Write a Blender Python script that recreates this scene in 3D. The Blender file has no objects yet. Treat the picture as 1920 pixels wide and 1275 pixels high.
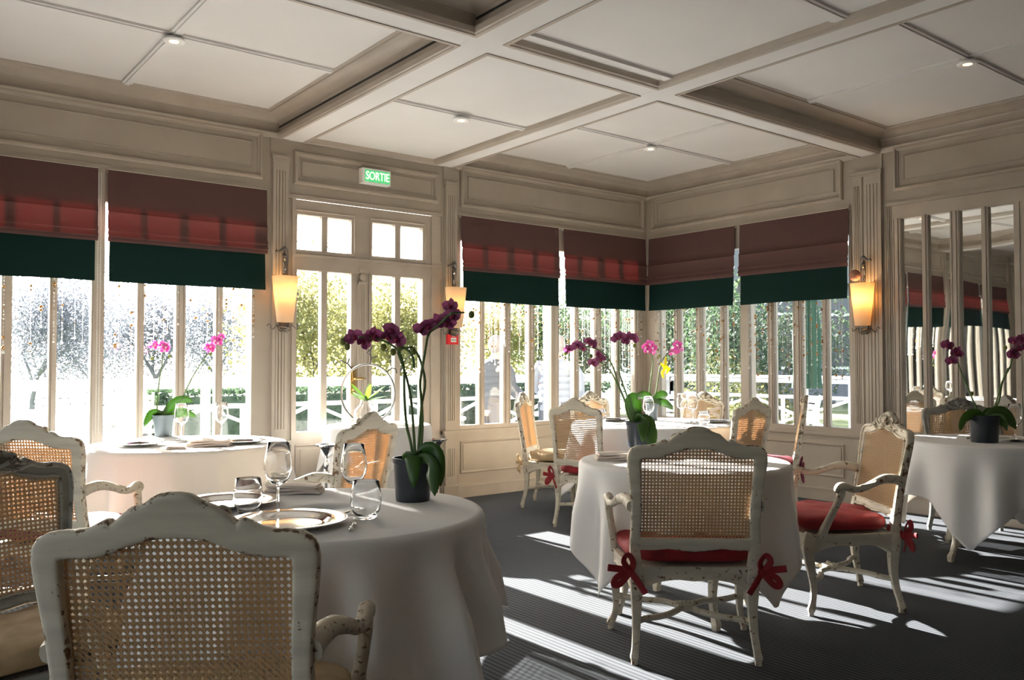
import bpy, bmesh, math, random
from mathutils import Vector, Matrix
sc = bpy.context.scene
COL = sc.collection
PI = math.pi
R = math.radians
random.seed(7)

# ------------------------------------------------------------------ camera
CX, CY, CZ = -7.0284, -6.5542, 1.25
YAW, PITCH, F = -0.6623, 0.0276, 1589.8
cd = bpy.data.cameras.new('camera'); cam = bpy.data.objects.new('camera', cd); COL.objects.link(cam)
cam.location = (CX, CY, CZ); cam.rotation_euler = (PI/2+PITCH, 0, YAW)
cd.sensor_width = 36; cd.lens = F/1920*36; cd.clip_start = .05; cd.clip_end = 500
sc.camera = cam
# ------------------------------------------------------------------ sky, sun, exposure
SUN_EL = R(21.7)
w = bpy.data.worlds.new('world'); sc.world = w; w.use_nodes = True
nt = w.node_tree; nt.nodes.clear()
sky = nt.nodes.new('ShaderNodeTexSky'); sky.sky_type = 'NISHITA'; sky.sun_disc = False
sky.sun_elevation = SUN_EL; sky.sun_rotation = R(1.5); sky.air_density = 1.0; sky.dust_density = 2.5; sky.ozone_density = 1.0
bg = nt.nodes.new('ShaderNodeBackground'); bg.inputs[1].default_value = 0.30
out = nt.nodes.new('ShaderNodeOutputWorld')
hs = nt.nodes.new('ShaderNodeHueSaturation'); hs.inputs['Saturation'].default_value = .5
nt.links.new(sky.outputs[0], hs.inputs['Color']); nt.links.new(hs.outputs[0], bg.inputs[0]); nt.links.new(bg.outputs[0], out.inputs[0])
sd = bpy.data.lights.new('sun', 'SUN'); sd.energy = 24.0; sd.angle = R(.53); sd.color = (1, .97, .93)
so = bpy.data.objects.new('sun', sd); COL.objects.link(so)
tv = Vector((.02*math.cos(SUN_EL), -math.cos(SUN_EL), -math.sin(SUN_EL)))
so.rotation_euler = tv.to_track_quat('-Z', 'Y').to_euler(); so.location = (0, 20, 12)
vs = sc.view_settings
sc.display_settings.display_device = 'sRGB'
vs.view_transform = 'Standard'; vs.look = 'None'; vs.gamma = 1; vs.use_curve_mapping = False
vs.exposure = 1.42
sc.cycles.use_denoising = True
sc.cycles.max_bounces = 14; sc.cycles.diffuse_bounces = 7; sc.cycles.glossy_bounces = 6
sc.cycles.transmission_bounces = 10; sc.cycles.transparent_max_bounces = 24
sc.cycles.sample_clamp_indirect = 12

# ------------------------------------------------------------------ pixel + depth -> point
_cy, _sy = math.cos(YAW), math.sin(YAW); _cp, _sp = math.cos(PITCH), math.sin(PITCH)
def ray(px, py):
    x = (px-960)/F; y = -(py-637.5)/F
    f = _cp-_sp*y; u = _sp+_cp*y
    return Vector((x*_cy-f*_sy, x*_sy+f*_cy, u)), f
def P(px, py, D):
    r, f = ray(px, py); return Vector((CX, CY, CZ))+r*(D/f)
def PZ(px, py, z):
    r, f = ray(px, py); return Vector((CX, CY, CZ))+r*((z-CZ)/r.z)
RIGHT = Vector((_cy, _sy, 0)); FWD = Vector((-_sy, _cy, 0)); UP = Vector((0, 0, 1))

# ------------------------------------------------------------------ materials
def mat(name, col, rough=.6, metal=0, **k):
    m = bpy.data.materials.new(name); m.use_nodes = True
    b = m.node_tree.nodes['Principled BSDF']
    b.inputs['Base Color'].default_value = (*col, 1); b.inputs['Roughness'].default_value = rough
    b.inputs['Metallic'].default_value = metal
    for kk, v in k.items(): b.inputs[kk.replace('_', ' ')].default_value = v
    return m
def nn(m, t): return m.node_tree.nodes.new(t)
def lk(m, a, b): m.node_tree.links.new(a, b)
def bsdf(m): return m.node_tree.nodes['Principled BSDF']
def mix_noise(m, c1, c2, scale, lo=.4, hi=.6, detail=4, stretch=(1, 1, 1), coord='Object'):
    tc = nn(m, 'ShaderNodeTexCoord'); mp = nn(m, 'ShaderNodeMapping'); mp.inputs['Scale'].default_value = stretch
    n = nn(m, 'ShaderNodeTexNoise'); n.inputs['Scale'].default_value = scale; n.inputs['Detail'].default_value = detail
    r = nn(m, 'ShaderNodeValToRGB'); r.color_ramp.elements[0].position = lo; r.color_ramp.elements[1].position = hi
    r.color_ramp.elements[0].color = (*c1, 1); r.color_ramp.elements[1].color = (*c2, 1)
    lk(m, tc.outputs[coord], mp.inputs[0]); lk(m, mp.outputs[0], n.inputs['Vector'])
    lk(m, n.outputs[0], r.inputs[0]); lk(m, r.outputs[0], bsdf(m).inputs['Base Color'])
    return n, r
def bump(m, src, dist=.01, strength=.5):
    b = nn(m, 'ShaderNodeBump'); b.inputs['Strength'].default_value = strength; b.inputs['Distance'].default_value = dist
    lk(m, src, b.inputs['Height']); lk(m, b.outputs[0], bsdf(m).inputs['Normal']); return b

M = {}
M['wall'] = mat('painted_panelling', (.5, .44, .37), .45)
mix_noise(M['wall'], (.35, .30, .24), (.40, .348, .283), 3, .3, .7, 6)
M['trim'] = mat('painted_trim', (.52, .46, .38), .4)
mix_noise(M['trim'], (.385, .33, .27), (.44, .385, .315), 5, .3, .7, 6)
M['dim_rear'] = mat('bounce_cutting_brown', (.24, .19, .15), .5)  # dark tone put on the unseen rear wall to cut bounced light
M['groove'] = mat('groove_brown', (.26, .2, .15), .7)  # darker brown for the strips set in the pilaster flutes
M['ceil'] = mat('ceiling_paint', (.78, .765, .73), .7)
mix_noise(M['ceil'], (.68, .665, .64), (.74, .73, .70), 1.3, .3, .7, 5)
M['deckwood'] = mat('pale_decking', (.4, .4, .4), .6)
mix_noise(M['deckwood'], (.34, .35, .36), (.46, .46, .46), 2, .3, .7, 8, (1, .1, 1))
# carpet: ribbed stripes running along y
m = M['carpet'] = mat('striped_carpet', (.05, .055, .065), .95)
tc = nn(m, 'ShaderNodeTexCoord'); sep = nn(m, 'ShaderNodeSeparateXYZ'); lk(m, tc.outputs['Object'], sep.inputs[0])
def mth(m, op, a, b=None):
    n = nn(m, 'ShaderNodeMath'); n.operation = op
    for i, v in enumerate((a, b)):
        if v is None: continue
        if isinstance(v, (int, float)): n.inputs[i].default_value = v
        else: lk(m, v, n.inputs[i])
    return n.outputs[0]
sx = mth(m, 'SINE', mth(m, 'MULTIPLY', sep.outputs[0], 2*PI/.028))
sy_ = mth(m, 'SINE', mth(m, 'MULTIPLY', sep.outputs[1], 2*PI/.0085))
v = mth(m, 'ADD', mth(m, 'MULTIPLY', sx, .55), mth(m, 'MULTIPLY', sy_, .12))
no = nn(m, 'ShaderNodeTexNoise'); no.inputs['Scale'].default_value = 260; lk(m, tc.outputs['Object'], no.inputs['Vector'])
v = mth(m, 'ADD', v, mth(m, 'MULTIPLY', no.outputs[0], .5))
rp = nn(m, 'ShaderNodeValToRGB'); e = rp.color_ramp.elements
e[0].position = .1; e[0].color = (.005, .008, .012, 1); e[1].position = .62; e[1].color = (.055, .062, .073, 1)
lk(m, mth(m, 'ADD', mth(m, 'MULTIPLY', v, .5), .25), rp.inputs[0]); lk(m, rp.outputs[0], bsdf(m).inputs['Base Color'])
bump(m, v, .004, .5)
# distressed chair paint
def distressed(name, paint, under):
    m = mat(name, paint, .55)
    at = nn(m, 'ShaderNodeAttribute'); at.attribute_name = 'wear'
    tc = nn(m, 'ShaderNodeTexCoord')
    n1 = nn(m, 'ShaderNodeTexNoise'); n1.inputs['Scale'].default_value = 38; n1.inputs['Detail'].default_value = 8; n1.inputs['Roughness'].default_value = .7
    n2 = nn(m, 'ShaderNodeTexNoise'); n2.inputs['Scale'].default_value = 5; n2.inputs['Detail'].default_value = 6
    mp = nn(m, 'ShaderNodeMapping'); mp.inputs['Scale'].default_value = (1, 1, 6)
    lk(m, tc.outputs['Object'], n1.inputs['Vector']); lk(m, tc.outputs['Object'], mp.inputs[0]); lk(m, mp.outputs[0], n2.inputs['Vector'])
    s = mth(m, 'ADD', mth(m, 'MULTIPLY', at.outputs['Fac'], .135), n1.outputs[0])
    r = nn(m, 'ShaderNodeValToRGB'); r.color_ramp.elements[0].position = .665; r.color_ramp.elements[1].position = .69
    lk(m, s, r.inputs[0])
    r2 = nn(m, 'ShaderNodeValToRGB'); r2.color_ramp.elements[0].position = .3; r2.color_ramp.elements[1].position = .7
    r2.color_ramp.elements[0].color = (*[c*.74 for c in paint], 1); r2.color_ramp.elements[1].color = (*paint, 1)
    lk(m, n2.outputs[0], r2.inputs[0])
    mx = nn(m, 'ShaderNodeMix'); mx.data_type = 'RGBA'
    lk(m, r.outputs[0], mx.inputs[0]); lk(m, r2.outputs[0], mx.inputs[6]); mx.inputs[7].default_value = (*under, 1)
    lk(m, mx.outputs[2], bsdf(m).inputs['Base Color'])
    bump(m, r.outputs[0], .001, -.4)
    return m
M['chair'] = distressed('distressed_cream_paint', (.63, .57, .45), (.15, .08, .035))
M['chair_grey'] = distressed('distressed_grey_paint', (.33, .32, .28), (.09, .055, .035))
def translucent_mix(name, col, tcol, fac, rough=.8):
    m = mat(name, col, rough)
    t = nn(m, 'ShaderNodeBsdfTranslucent'); t.inputs[0].default_value = (*tcol, 1)
    mx = nn(m, 'ShaderNodeMixShader'); mx.inputs[0].default_value = fac
    o = m.node_tree.nodes['Material Output']
    lk(m, bsdf(m).outputs[0], mx.inputs[1]); lk(m, t.outputs[0], mx.inputs[2]); lk(m, mx.outputs[0], o.inputs[0])
    return m
M['cane'] = translucent_mix('woven_cane', (.56, .385, .20), (.72, .46, .22), .25, .5)
M['linen'] = translucent_mix('white_linen', (.86, .85, .83), (.85, .8, .74), .22, .85)
n, r = mix_noise(M['linen'], (.84, .83, .81), (.88, .87, .86), 220, .3, .7, 2)
M['napkin'] = translucent_mix('beige_napkin', (.72, .62, .54), (.7, .6, .5), .15, .9)
M['red'] = translucent_mix('red_velvet', (.3, .012, .016), (.6, .02, .02), .05, .75)
bsdf(M['red']).inputs['Sheen Weight'].default_value = .15; bsdf(M['red']).inputs['Sheen Tint'].default_value = (1, .3, .25, 1)
n, r = mix_noise(M['red'], (.19, .006, .010), (.30, .010, .016), 14, .3, .7, 4)
M['plum'] = mat('plum_velvet', (.17, .02, .045), .8)
M['beige'] = mat('tan_velvet', (.42, .30, .17), .8)
mix_noise(M['beige'], (.33, .23, .12), (.5, .37, .21), 12, .3, .7, 4)
M['white_cushion'] = mat('cream_velvet', (.8, .76, .66), .8)
M['burgundy'] = translucent_mix('burgundy_cloth', (.115, .06, .054), (.42, .10, .10), .15, .9)
n, r = mix_noise(M['burgundy'], (.085, .042, .037), (.115, .055, .048), 90, .35, .65, 3, (1, 1, 5))
M['green'] = mat('dark_green_cloth', (.004, .02, .017), .75, Specular_IOR_Level=.12)
M['header'] = mat('blind_headrail', (.6, .57, .5), .5)
M['pot'] = mat('dark_ceramic', (.018, .025, .035), .35)
M['potgrey'] = mat('grey_ceramic', (.16, .2, .22), .4)
M['soil'] = mat('bark_chips', (.1, .06, .03), .9)
M['leaf'] = translucent_mix('orchid_leaf', (.05, .115, .025), (.2, .42, .03), .25, .35)
M['stem'] = mat('orchid_stem', (.1, .17, .05), .5)
M['bud'] = translucent_mix('orchid_bud', (.22, .25, .07), (.4, .45, .1), .3, .5)
M['petal'] = translucent_mix('purple_petal', (.21, .05, .125), (.40, .09, .26), .3, .6)
M['petalpink'] = translucent_mix('magenta_petal', (.62, .1, .36), (.85, .15, .55), .45, .6)
M['lip'] = mat('flower_lip', (.24, .01, .06), .5)
M['pinkheart'] = mat('pale_flower_heart', (.75, .5, .6), .5)
M['yellow'] = translucent_mix('yellow_ribbon', (.8, .68, .03), (.95, .85, .05), .4, .5)
M['silver'] = mat('polished_silver', (.82, .82, .8), .12, 1)
M['iron'] = mat('wrought_iron', (.16, .15, .14), .45, .8)
M['steel'] = mat('brushed_steel', (.45, .45, .44), .3, 1)
M['brass'] = mat('brass', (.75, .52, .2), .25, 1)
M['terracotta'] = mat('terracotta_ball', (.38, .15, .1), .8)
mix_noise(M['terracotta'], (.25, .09, .06), (.5, .25, .18), 60, .4, .6, 3)
M['shade'] = translucent_mix('parchment_shade', (.74, .66, .52), (.85, .72, .5), .5, .7)
M['redbox'] = mat('red_plastic', (.7, .02, .03), .4)
M['white'] = mat('white_plastic', (.85, .85, .83), .5)
M['whitepaint'] = mat('white_outdoor_paint', (.85, .85, .84), .5)
M['darkgreenplastic'] = mat('green_sign_face', (.03, .25, .09), .4, Emission_Color=(.1, .6, .2, 1), Emission_Strength=.35)
M['signlight'] = mat('lit_sign_lettering', (.9, .95, .8), .4, Emission_Color=(.85, 1, .7, 1), Emission_Strength=.6)
M['bulb'] = mat('warm_bulb', (1, .8, .5), .4, Emission_Color=(1, .55, .18, 1), Emission_Strength=6)
M['gold'] = mat('gold_bead', (.55, .3, .12), .2, .9)
M['black'] = mat('shoe_and_slot_black', (.02, .02, .02), .6)
M['mirror'] = mat('old_mirror_glass', (.86, .88, .86), .015, 1)
m = M['mirror']; tc = nn(m, 'ShaderNodeTexCoord'); n = nn(m, 'ShaderNodeTexNoise'); n.inputs['Scale'].default_value = 1.6; n.inputs['Detail'].default_value = 0
lk(m, tc.outputs['Object'], n.inputs['Vector']); bump(m, n.outputs[0], .004, .5)
M['glass'] = mat('clear_glass', (1, 1, 1), 0, 0, Transmission_Weight=1, IOR=1.45)
def pane_mat(name, tint, tr=.06):
    m = bpy.data.materials.new(name); m.use_nodes = True; t = m.node_tree; t.nodes.clear()
    o = t.nodes.new('ShaderNodeOutputMaterial'); mx = t.nodes.new('ShaderNodeMixShader')
    a = t.nodes.new('ShaderNodeBsdfTransparent'); a.inputs[0].default_value = (*tint, 1)
    g = t.nodes.new('ShaderNodeBsdfGlossy'); g.inputs['Roughness'].default_value = .01
    f = t.nodes.new('ShaderNodeFresnel'); f.inputs[0].default_value = 1.35
    t.links.new(f.outputs[0], mx.inputs[0]); t.links.new(a.outputs[0], mx.inputs[1]); t.links.new(g.outputs[0], mx.inputs[2]); t.links.new(mx.outputs[0], o.inputs[0])
    return m
M['pane'] = pane_mat('window_glass', (.985, .99, .985))
M['crystal'] = translucent_mix('crystal_bead', (.85, .85, .85), (.95, .95, .93), .55, .08)
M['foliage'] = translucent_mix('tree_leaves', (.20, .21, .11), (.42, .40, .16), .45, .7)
M['foliage_pale'] = translucent_mix('haze_tinted_leaves', (.15, .165, .20), (.26, .28, .33), .4, .7)  # bluish distance haze is painted into this leaf colour
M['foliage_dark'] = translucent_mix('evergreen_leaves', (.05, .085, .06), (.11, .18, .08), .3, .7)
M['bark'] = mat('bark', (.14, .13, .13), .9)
M['bark_pale'] = mat('haze_tinted_bark', (.22, .23, .26), .9)  # paler, bluer bark with the same haze put into its colour
M['stone'] = mat('render_grey', (.16, .17, .2), .8)
M['window_dark'] = mat('dark_far_pane', (.06, .07, .09), .2)
M['wicker'] = mat('grey_wicker', (.3, .32, .33), .8)
mix_noise(M['wicker'], (.18, .2, .2), (.45, .47, .48), 60, .4, .6, 3)
M['jacket'] = mat('grey_puffer_cloth', (.07, .08, .095), .7)
M['jacket2'] = mat('pale_blue_cloth', (.2, .23, .28), .7)
M['skin'] = mat('skin', (.6, .4, .3), .5)
M['hair'] = mat('grey_hair', (.2, .19, .18), .6)
M['parasol'] = mat('green_parasol_cloth', (.03, .085, .05), .8)
M['lawn'] = mat('lawn', (.25, .33, .12), .9)
mix_noise(M['lawn'], (.10, .13, .05), (.2, .24, .1), 3, .3, .7, 6)

# ------------------------------------------------------------------ mesh builder
class MB:
    def __init__(s, T=None): s.v = []; s.f = []; s.mi = []; s.w = []; s.T = T; s.cur = 0; s.wear = .3
    def add(s, vs, fs, w=None):
        b = len(s.v)
        for i, p in enumerate(vs):
            s.v.append(tuple(s.T(*p)) if s.T else tuple(p)); s.w.append(s.wear if w is None else w[i])
        for f in fs: s.f.append([b+i for i in f]); s.mi.append(s.cur)
    def box(s, x0, x1, y0, y1, z0, z1):
        vs = [(x, y, z) for z in (z0, z1) for y in (y0, y1) for x in (x0, x1)]
        s.add(vs, [(0, 1, 3, 2), (4, 6, 7, 5), (0, 4, 5, 1), (1, 5, 7, 3), (3, 7, 6, 2), (2, 6, 4, 0)])
    def loft(s, loops, closed=True, caps=True, profclosed=False, w=None):
        n = len(loops[0]); vs = [p for l in loops for p in l]; fs = []
        L = len(loops)
        for k in range(L if profclosed else L-1):
            a = k*n; b = ((k+1) % L)*n
            for i in range(n if closed else n-1):
                j = (i+1) % n; fs.append((a+i, a+j, b+j, b+i))
        if caps and not profclosed and closed: fs.append(tuple(range(n-1, -1, -1))); fs.append(tuple(range((L-1)*n, L*n)))
        s.add(vs, fs, w)
    def tube(s, pts, rad, n=8, sq=0, flat=1.0, side=None):
        pts = [Vector(p) for p in pts]; m = len(pts)
        if isinstance(rad, (int, float)): rad = [rad]*m
        loops = []; up = None
        for i in range(m):
            t = (pts[min(i+1, m-1)]-pts[max(i-1, 0)]).normalized()
            if up is None:
                up = side if side else (Vector((0, 0, 1)) if abs(t.z) < .9 else Vector((0, 1, 0)))
            u = (up-t*up.dot(t))
            if u.length < 1e-5: u = t.orthogonal()
            u.normalize(); up = u; v = t.cross(u); lp = []
            for k in range(n):
                a = 2*PI*(k+.5)/n; c, d = math.cos(a), math.sin(a)
                if sq: q = 1/max(abs(c), abs(d)); q = 1+(q-1)*sq; c *= q; d *= q
                lp.append(pts[i]+(u*c+v*d*flat)*rad[i])
            loops.append(lp)
        s.loft(loops)
    def lathe(s, prof, c=(0, 0, 0), n=24, axis='z'):
        loops = []
        for r, h in prof:
            r = max(r, 1e-4); lp = []
            for k in range(n):
                a = 2*PI*k/n
                lp.append((c[0]+r*math.cos(a), c[1]+r*math.sin(a), c[2]+h) if axis == 'z' else (c[0]+r*math.cos(a), c[1]+h, c[2]+r*math.sin(a)))
            loops.append(lp)
        s.loft(loops)
    def prism(s, poly, y0, y1):   # polygon in (x,z) extruded along y
        n = len(poly)
        s.add([(x, y0, z) for x, z in poly]+[(x, y1, z) for x, z in poly],
              [tuple(range(n)), tuple(range(2*n-1, n-1, -1))]+[(i, (i+1) % n, n+(i+1) % n, n+i) for i in range(n)])
    def ball(s, c, r, n=8, m=6, sc_=(1, 1, 1)):
        loops = []
        for j in range(m+1):
            a = -PI/2+PI*j/m; rr = max(math.cos(a), .01)*r
            loops.append([(c[0]+rr*math.cos(2*PI*k/n)*sc_[0], c[1]+rr*math.sin(2*PI*k/n)*sc_[1], c[2]+math.sin(a)*r*sc_[2]) for k in range(n)])
        s.loft(loops)
    def octa(s, c, r):
        x, y, z = c
        s.add([(x+r, y, z), (x, y+r, z), (x-r, y, z), (x, y-r, z), (x, y, z+r), (x, y, z-r)],
              [(0, 1, 4), (1, 2, 4), (2, 3, 4), (3, 0, 4), (1, 0, 5), (2, 1, 5), (3, 2, 5), (0, 3, 5)])
    def build(s, name, mats, parent=None, smooth=40, mesh_only=False):
        me = bpy.data.meshes.new(name); me.from_pydata(s.v, [], s.f)
        if not isinstance(mats, (list, tuple)): mats = [mats]
        for m_ in mats: me.materials.append(M[m_] if isinstance(m_, str) else m_)
        me.polygons.foreach_set('material_index', s.mi)
        a = me.attributes.new('wear', 'FLOAT', 'POINT'); a.data.foreach_set('value', s.w)
        bm = bmesh.new(); bm.from_mesh(me); bmesh.ops.recalc_face_normals(bm, faces=bm.faces); bm.to_mesh(me); bm.free()
        if smooth:
            me.shade_smooth(); me.set_sharp_from_angle(angle=R(smooth))
        if mesh_only: return me
        o = bpy.data.objects.new(name, me); COL.objects.link(o)
        if parent: o.parent = parent
        return o
def tag(o, label, cat, group=None, kind=None):
    if label: o['label'] = label
    if cat: o['category'] = cat
    if group: o['group'] = group
    if kind: o['kind'] = kind
    return o
def struct(o, kind='structure'): o['kind'] = kind; return o
def thing(name, label, cat, loc=(0, 0, 0), rz=0, group=None):
    o = bpy.data.objects.new(name, None); COL.objects.link(o); o.location = loc; o.rotation_euler = (0, 0, rz)
    o.empty_display_size = .05
    return tag(o, label, cat, group)
def kids(o): return [c for c in bpy.data.objects if c.parent is o]
def copy_tree(o, parent=None):
    c = o.copy(); COL.objects.link(c)
    if parent: c.parent = parent
    for ch in kids(o): copy_tree(ch, c)
    return c
def dup(root, loc, rz, label, group=None):
    c = copy_tree(root); c.location = loc; c.rotation_euler = (0, 0, rz); c['label'] = label
    if group: c['group'] = group
    return c
def lab(o, t): o['label'] = t; return o
# wall coordinates: s along the wall, n into the room, z up
TA = lambda s, n, z: (s, -n, z)
TB = lambda s, n, z: (-n, s, z)

# ------------------------------------------------------------------ room shell
XL, YF = -9.65, -8.4           # far left wall, wall behind the camera
ZC, ZB, ZS = 3.249, 3.075, 3.112
b = MB(); b.box(XL-.12, .12, YF-.12, .12, -.1, 0); struct(b.build('floor', 'carpet', smooth=0))
# ceiling slab, beams and shallow bays
def crown(b, x0, x1, y0, y1, z=ZC, k=1.0):
    prof = [(0, -.075), (.012, -.075), (.016, -.06), (.03, -.056), (.045, -.05), (.075, -.035), (.11, -.018), (.135, -.012), (.14, -.003), (.165, -.003), (.165, .03), (0, .03)]
    loops = [[(x0+o*k, y0+o*k, z+h*k), (x1-o*k, y0+o*k, z+h*k), (x1-o*k, y1-o*k, z+h*k), (x0+o*k, y1-o*k, z+h*k)] for o, h in prof]
    b.loft(loops, profclosed=True)
b = MB()
b.box(XL-.12, .12, YF-.12, .12, ZC, ZC+.12)
bx = [(-9.65, -9.52), (-6.98, -6.72), (-4.31, -4.10), (-2.82, -2.63)]
by = [(-2.74, -2.56), (-5.6, -5.38)]
for x0, x1 in bx: b.box(x0, x1, YF, -.001, ZB, ZC)
for y0, y1 in by: b.box(XL, -.001, y0, y1, ZB+.0005, ZC)
shallow = [(-4.10, -2.82, -2.56, -.01), (-4.10, -2.82, -5.38, -2.74), (-2.63, -.01, -8.3, -5.6), (-4.10, -2.82, -8.3, -5.6)]
for x0, x1, y0, y1 in shallow: b.box(x0, x1, y0, y1, ZS, ZC)
ceiling = struct(b.build('ceiling', 'ceil', smooth=0))
# beige mouldings of the coffers
b = MB()
deep = [(-6.72, -4.31, -2.56, 0), (-2.63, 0, -2.56, 0), (-6.72, -4.31, -5.38, -2.74), (-2.63, 0, -5.38, -2.74), (-9.52, -6.98, -2.56, 0), (-9.52, -6.98, -5.38, -2.74)]
for x0, x1, y0, y1 in deep:
    crown(b, x0, x1, y0, y1)
    T = .035
    # beam side boards with rounded lower bead
    for (a0, a1, c0, c1) in ((x0, x0+.012, y0, y1), (x1-.012, x1, y0, y1), (x0, x1, y0, y0+.012), (x0, x1, y1-.012, y1)):
        b.box(a0, a1, c0, c1, ZB+.03, ZC-.07)
def edge_bead(b, x0, x1, y0, y1, z=ZB, wd=.035, h=.03):
    prof = [(-.012, -.006), (wd*.3, -.006), (wd*.45, .002), (wd*.7, .006), (wd, h), (wd, h+.006), (-.012, h+.006)]
    loops = [[(x0+o, y0+o, z+q), (x1-o, y0+o, z+q), (x1-o, y1-o, z+q), (x0+o, y1-o, z+q)] for o, q in prof]
    b.loft(loops, profclosed=True)
for r_ in deep: edge_bead(b, *r_)
for x0, x1, y0, y1 in shallow[:2]:
    edge_bead(b, x0, x1, y0, y1, ZB, .045, .034)
struct(b.build('trim_1', 'trim', smooth=30))
b = MB()
for q in (deep[0], deep[2]): b.box(q[1]-.0145, q[1]-.004, q[2]+.02, q[3]-.02, ZC-.094, ZC-.080)  # black strips stand in for the shade in the slot below the crown
struct(b.build('slot_shade', 'black', smooth=0))
# battens crossing each coffer
b = MB()
def batten(x0, x1, y0, y1, z):
    b.box(x0, x1, y0, y1, z-.014, z+.005)
    if x1-x0 > y1-y0: b.box(x0, x1, y0+.018, y1-.018, z-.022, z)
    else: b.box(x0+.018, x1-.018, y0, y1, z-.022, z)
for x0, x1, y0, y1 in deep:
    cx_, cy_ = (x0+x1)/2, (y0+y1)/2
    batten(x0+.165, x1-.165, cy_-.035, cy_+.035, ZC); batten(cx_-.035, cx_+.035, y0+.165, y1-.165, ZC)
for x0, x1, y0, y1 in shallow[:1]:
    cy_ = (y0+y1)/2; batten(x0+.045, x1-.045, cy_-.11, cy_-.04, ZS)
x0, x1, y0, y1 = shallow[1]
batten(x0+.045, x1-.045, -4.13, -4.03, ZS)
b.box(x0+.05, x1-.05, -2.90, -2.84, ZS-.02, ZS); b.box(x0+.05, x1-.05, -5.28, -5.22, ZS-.02, ZS)
struct(b.build('trim_2', 'ceil', smooth=0))

def rect_frame(b, s0, s1, z0, z1, wd, n0, n1, prof=None):
    """moulding running round a rectangle on a wall"""
    pr = prof or [(0, n0), (0, n0+(n1-n0)*.55), (wd*.2, n1), (wd*.55, n1), (wd*.75, n0+(n1-n0)*.45), (wd, n0+(n1-n0)*.3), (wd, n0)]
    loops = [[(s0+o, n, z0+o), (s1-o, n, z0+o), (s1-o, n, z1-o), (s0+o, n, z1-o)] for o, n in pr]
    b.loft(loops, profclosed=True)
def panel(b, s0, s1, z0, z1, inner=.085):
    rect_frame(b, s0, s1, z0, z1, .042, 0, .03)
    rect_frame(b, s0+inner, s1-inner, z0+inner, z1-inner, .014, 0, .012)
    b.box(s0+inner+.01, s1-inner-.01, -.001, .007, z0+inner+.01, z1-inner-.01)
def pilaster(b, g, s0, s1, z0, z1, n=3, cap=True, d=.035, groups=None):
    b.box(s0, s1, 0, d-.006, z0, z1)
    if cap:
        b.box(s0-.012, s1+.012, 0, d+.016, z1-.028, z1); b.box(s0-.006, s1+.006, 0, d+.006, z1-.045, z1-.028)
    for (q0, q1) in (groups or [(s0, s1)]):
        wd = q1-q0; m_ = wd*.2; step = (wd-2*m_)/n
        # strips standing proud with dark grooves between them
        zz0, zz1 = z0+.09, z1-.12
        b.box(q0, q0+m_, d-.007, d, z0, z1); b.box(q1-m_, q1, d-.007, d, z0, z1)
        b.box(q0+m_, q1-m_, d-.007, d, z0, zz0); b.box(q0+m_, q1-m_, d-.007, d, zz1, z1)
        gw = .009
        for k in range(n+1):
            c = q0+m_+k*step
            a0 = c+(gw/2 if k > 0 else 0); 
            if k < n: b.box(c+gw/2 if k else c+gw/2, c+step-gw/2, d-.007, d, zz0, zz1)
            g.box(c-gw/2, c+gw/2, d-.008, d-.0055, zz0, zz1)

def wall_common(b, g, T, name): pass
# ---- wall_back (y = 0)
WH = 2.635
b = MB(TA); g = MB(TA)
b.box(XL, .12, -.12, 0, WH, ZC)                      # frieze zone
for s0, s1 in ((XL, -4.2), (-2.745, .12)): b.box(s0, s1, -.12, 0, 0, .63)
piers = [(-9.65, -9.35), (-8.27, -8.18), (-7.05, -6.83), (-5.682, -5.612), (-4.53, -4.2), (-2.745, -2.531), (-1.411, -1.31), (-.065, .12)]
for s0, s1 in piers: b.box(s0, s1, -.12, 0, .63, WH)
# frieze panels
panel(b, -9.45, -7.03, 2.7215, 3.102); panel(b, -6.86, -4.455, 2.7215, 3.102); panel(b, -4.19, -2.785, 2.722, 2.992, .07); panel(b, -2.535, -.055, 2.7215, 3.102)
b.box(-9.5, -4.42, 0, .014, 2.64, 2.668); b.box(-2.58, -.0, 0, .014, 2.64, 2.668); b.box(-4.24, -2.75, 0, .02, 2.60, 2.63)
# wainscot panels, sill, baseboard mould
for s0, s1 in ((-9.5, -7.15), (-6.75, -4.62), (-2.53+.0, -.12)):
    rect_frame(b, s0, s1, .2245, .522, .02, 0, .014); b.box(s0+.03, s1-.03, -.001, .006, .26, .49)
    b.box(s0-.1, s1+.1, 0, .012, .585, .60)
for s0, s1 in ((XL, -4.2), (-2.745, -.0)):
    b.box(s0, s1, 0, .03, .605, .628); b.box(s0, s1, 0, .018, .592, .607)
for s0, s1 in ((-4.385, -4.235), (-2.725, -2.585), (-7.01, -6.87)):
    b.box(s0-.02, s1+.02, 0, .065, .60, .632); b.box(s0-.01, s1+.01, 0, .05, .585, .60)
    pilaster(b, g, s0+.01, s1-.01, .632, 2.93)
    pilaster(b, g, s0+.01, s1-.01, .12, .585, cap=False)
    b.box(s0-.01, s1+.01, 0, .045, 0, .125)
    b.box(s0-.004, s1+.004, 0, .012, 2.93, 3.075)
struct(b.build('wall_back', 'wall', smooth=0)); g1 = g
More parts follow.
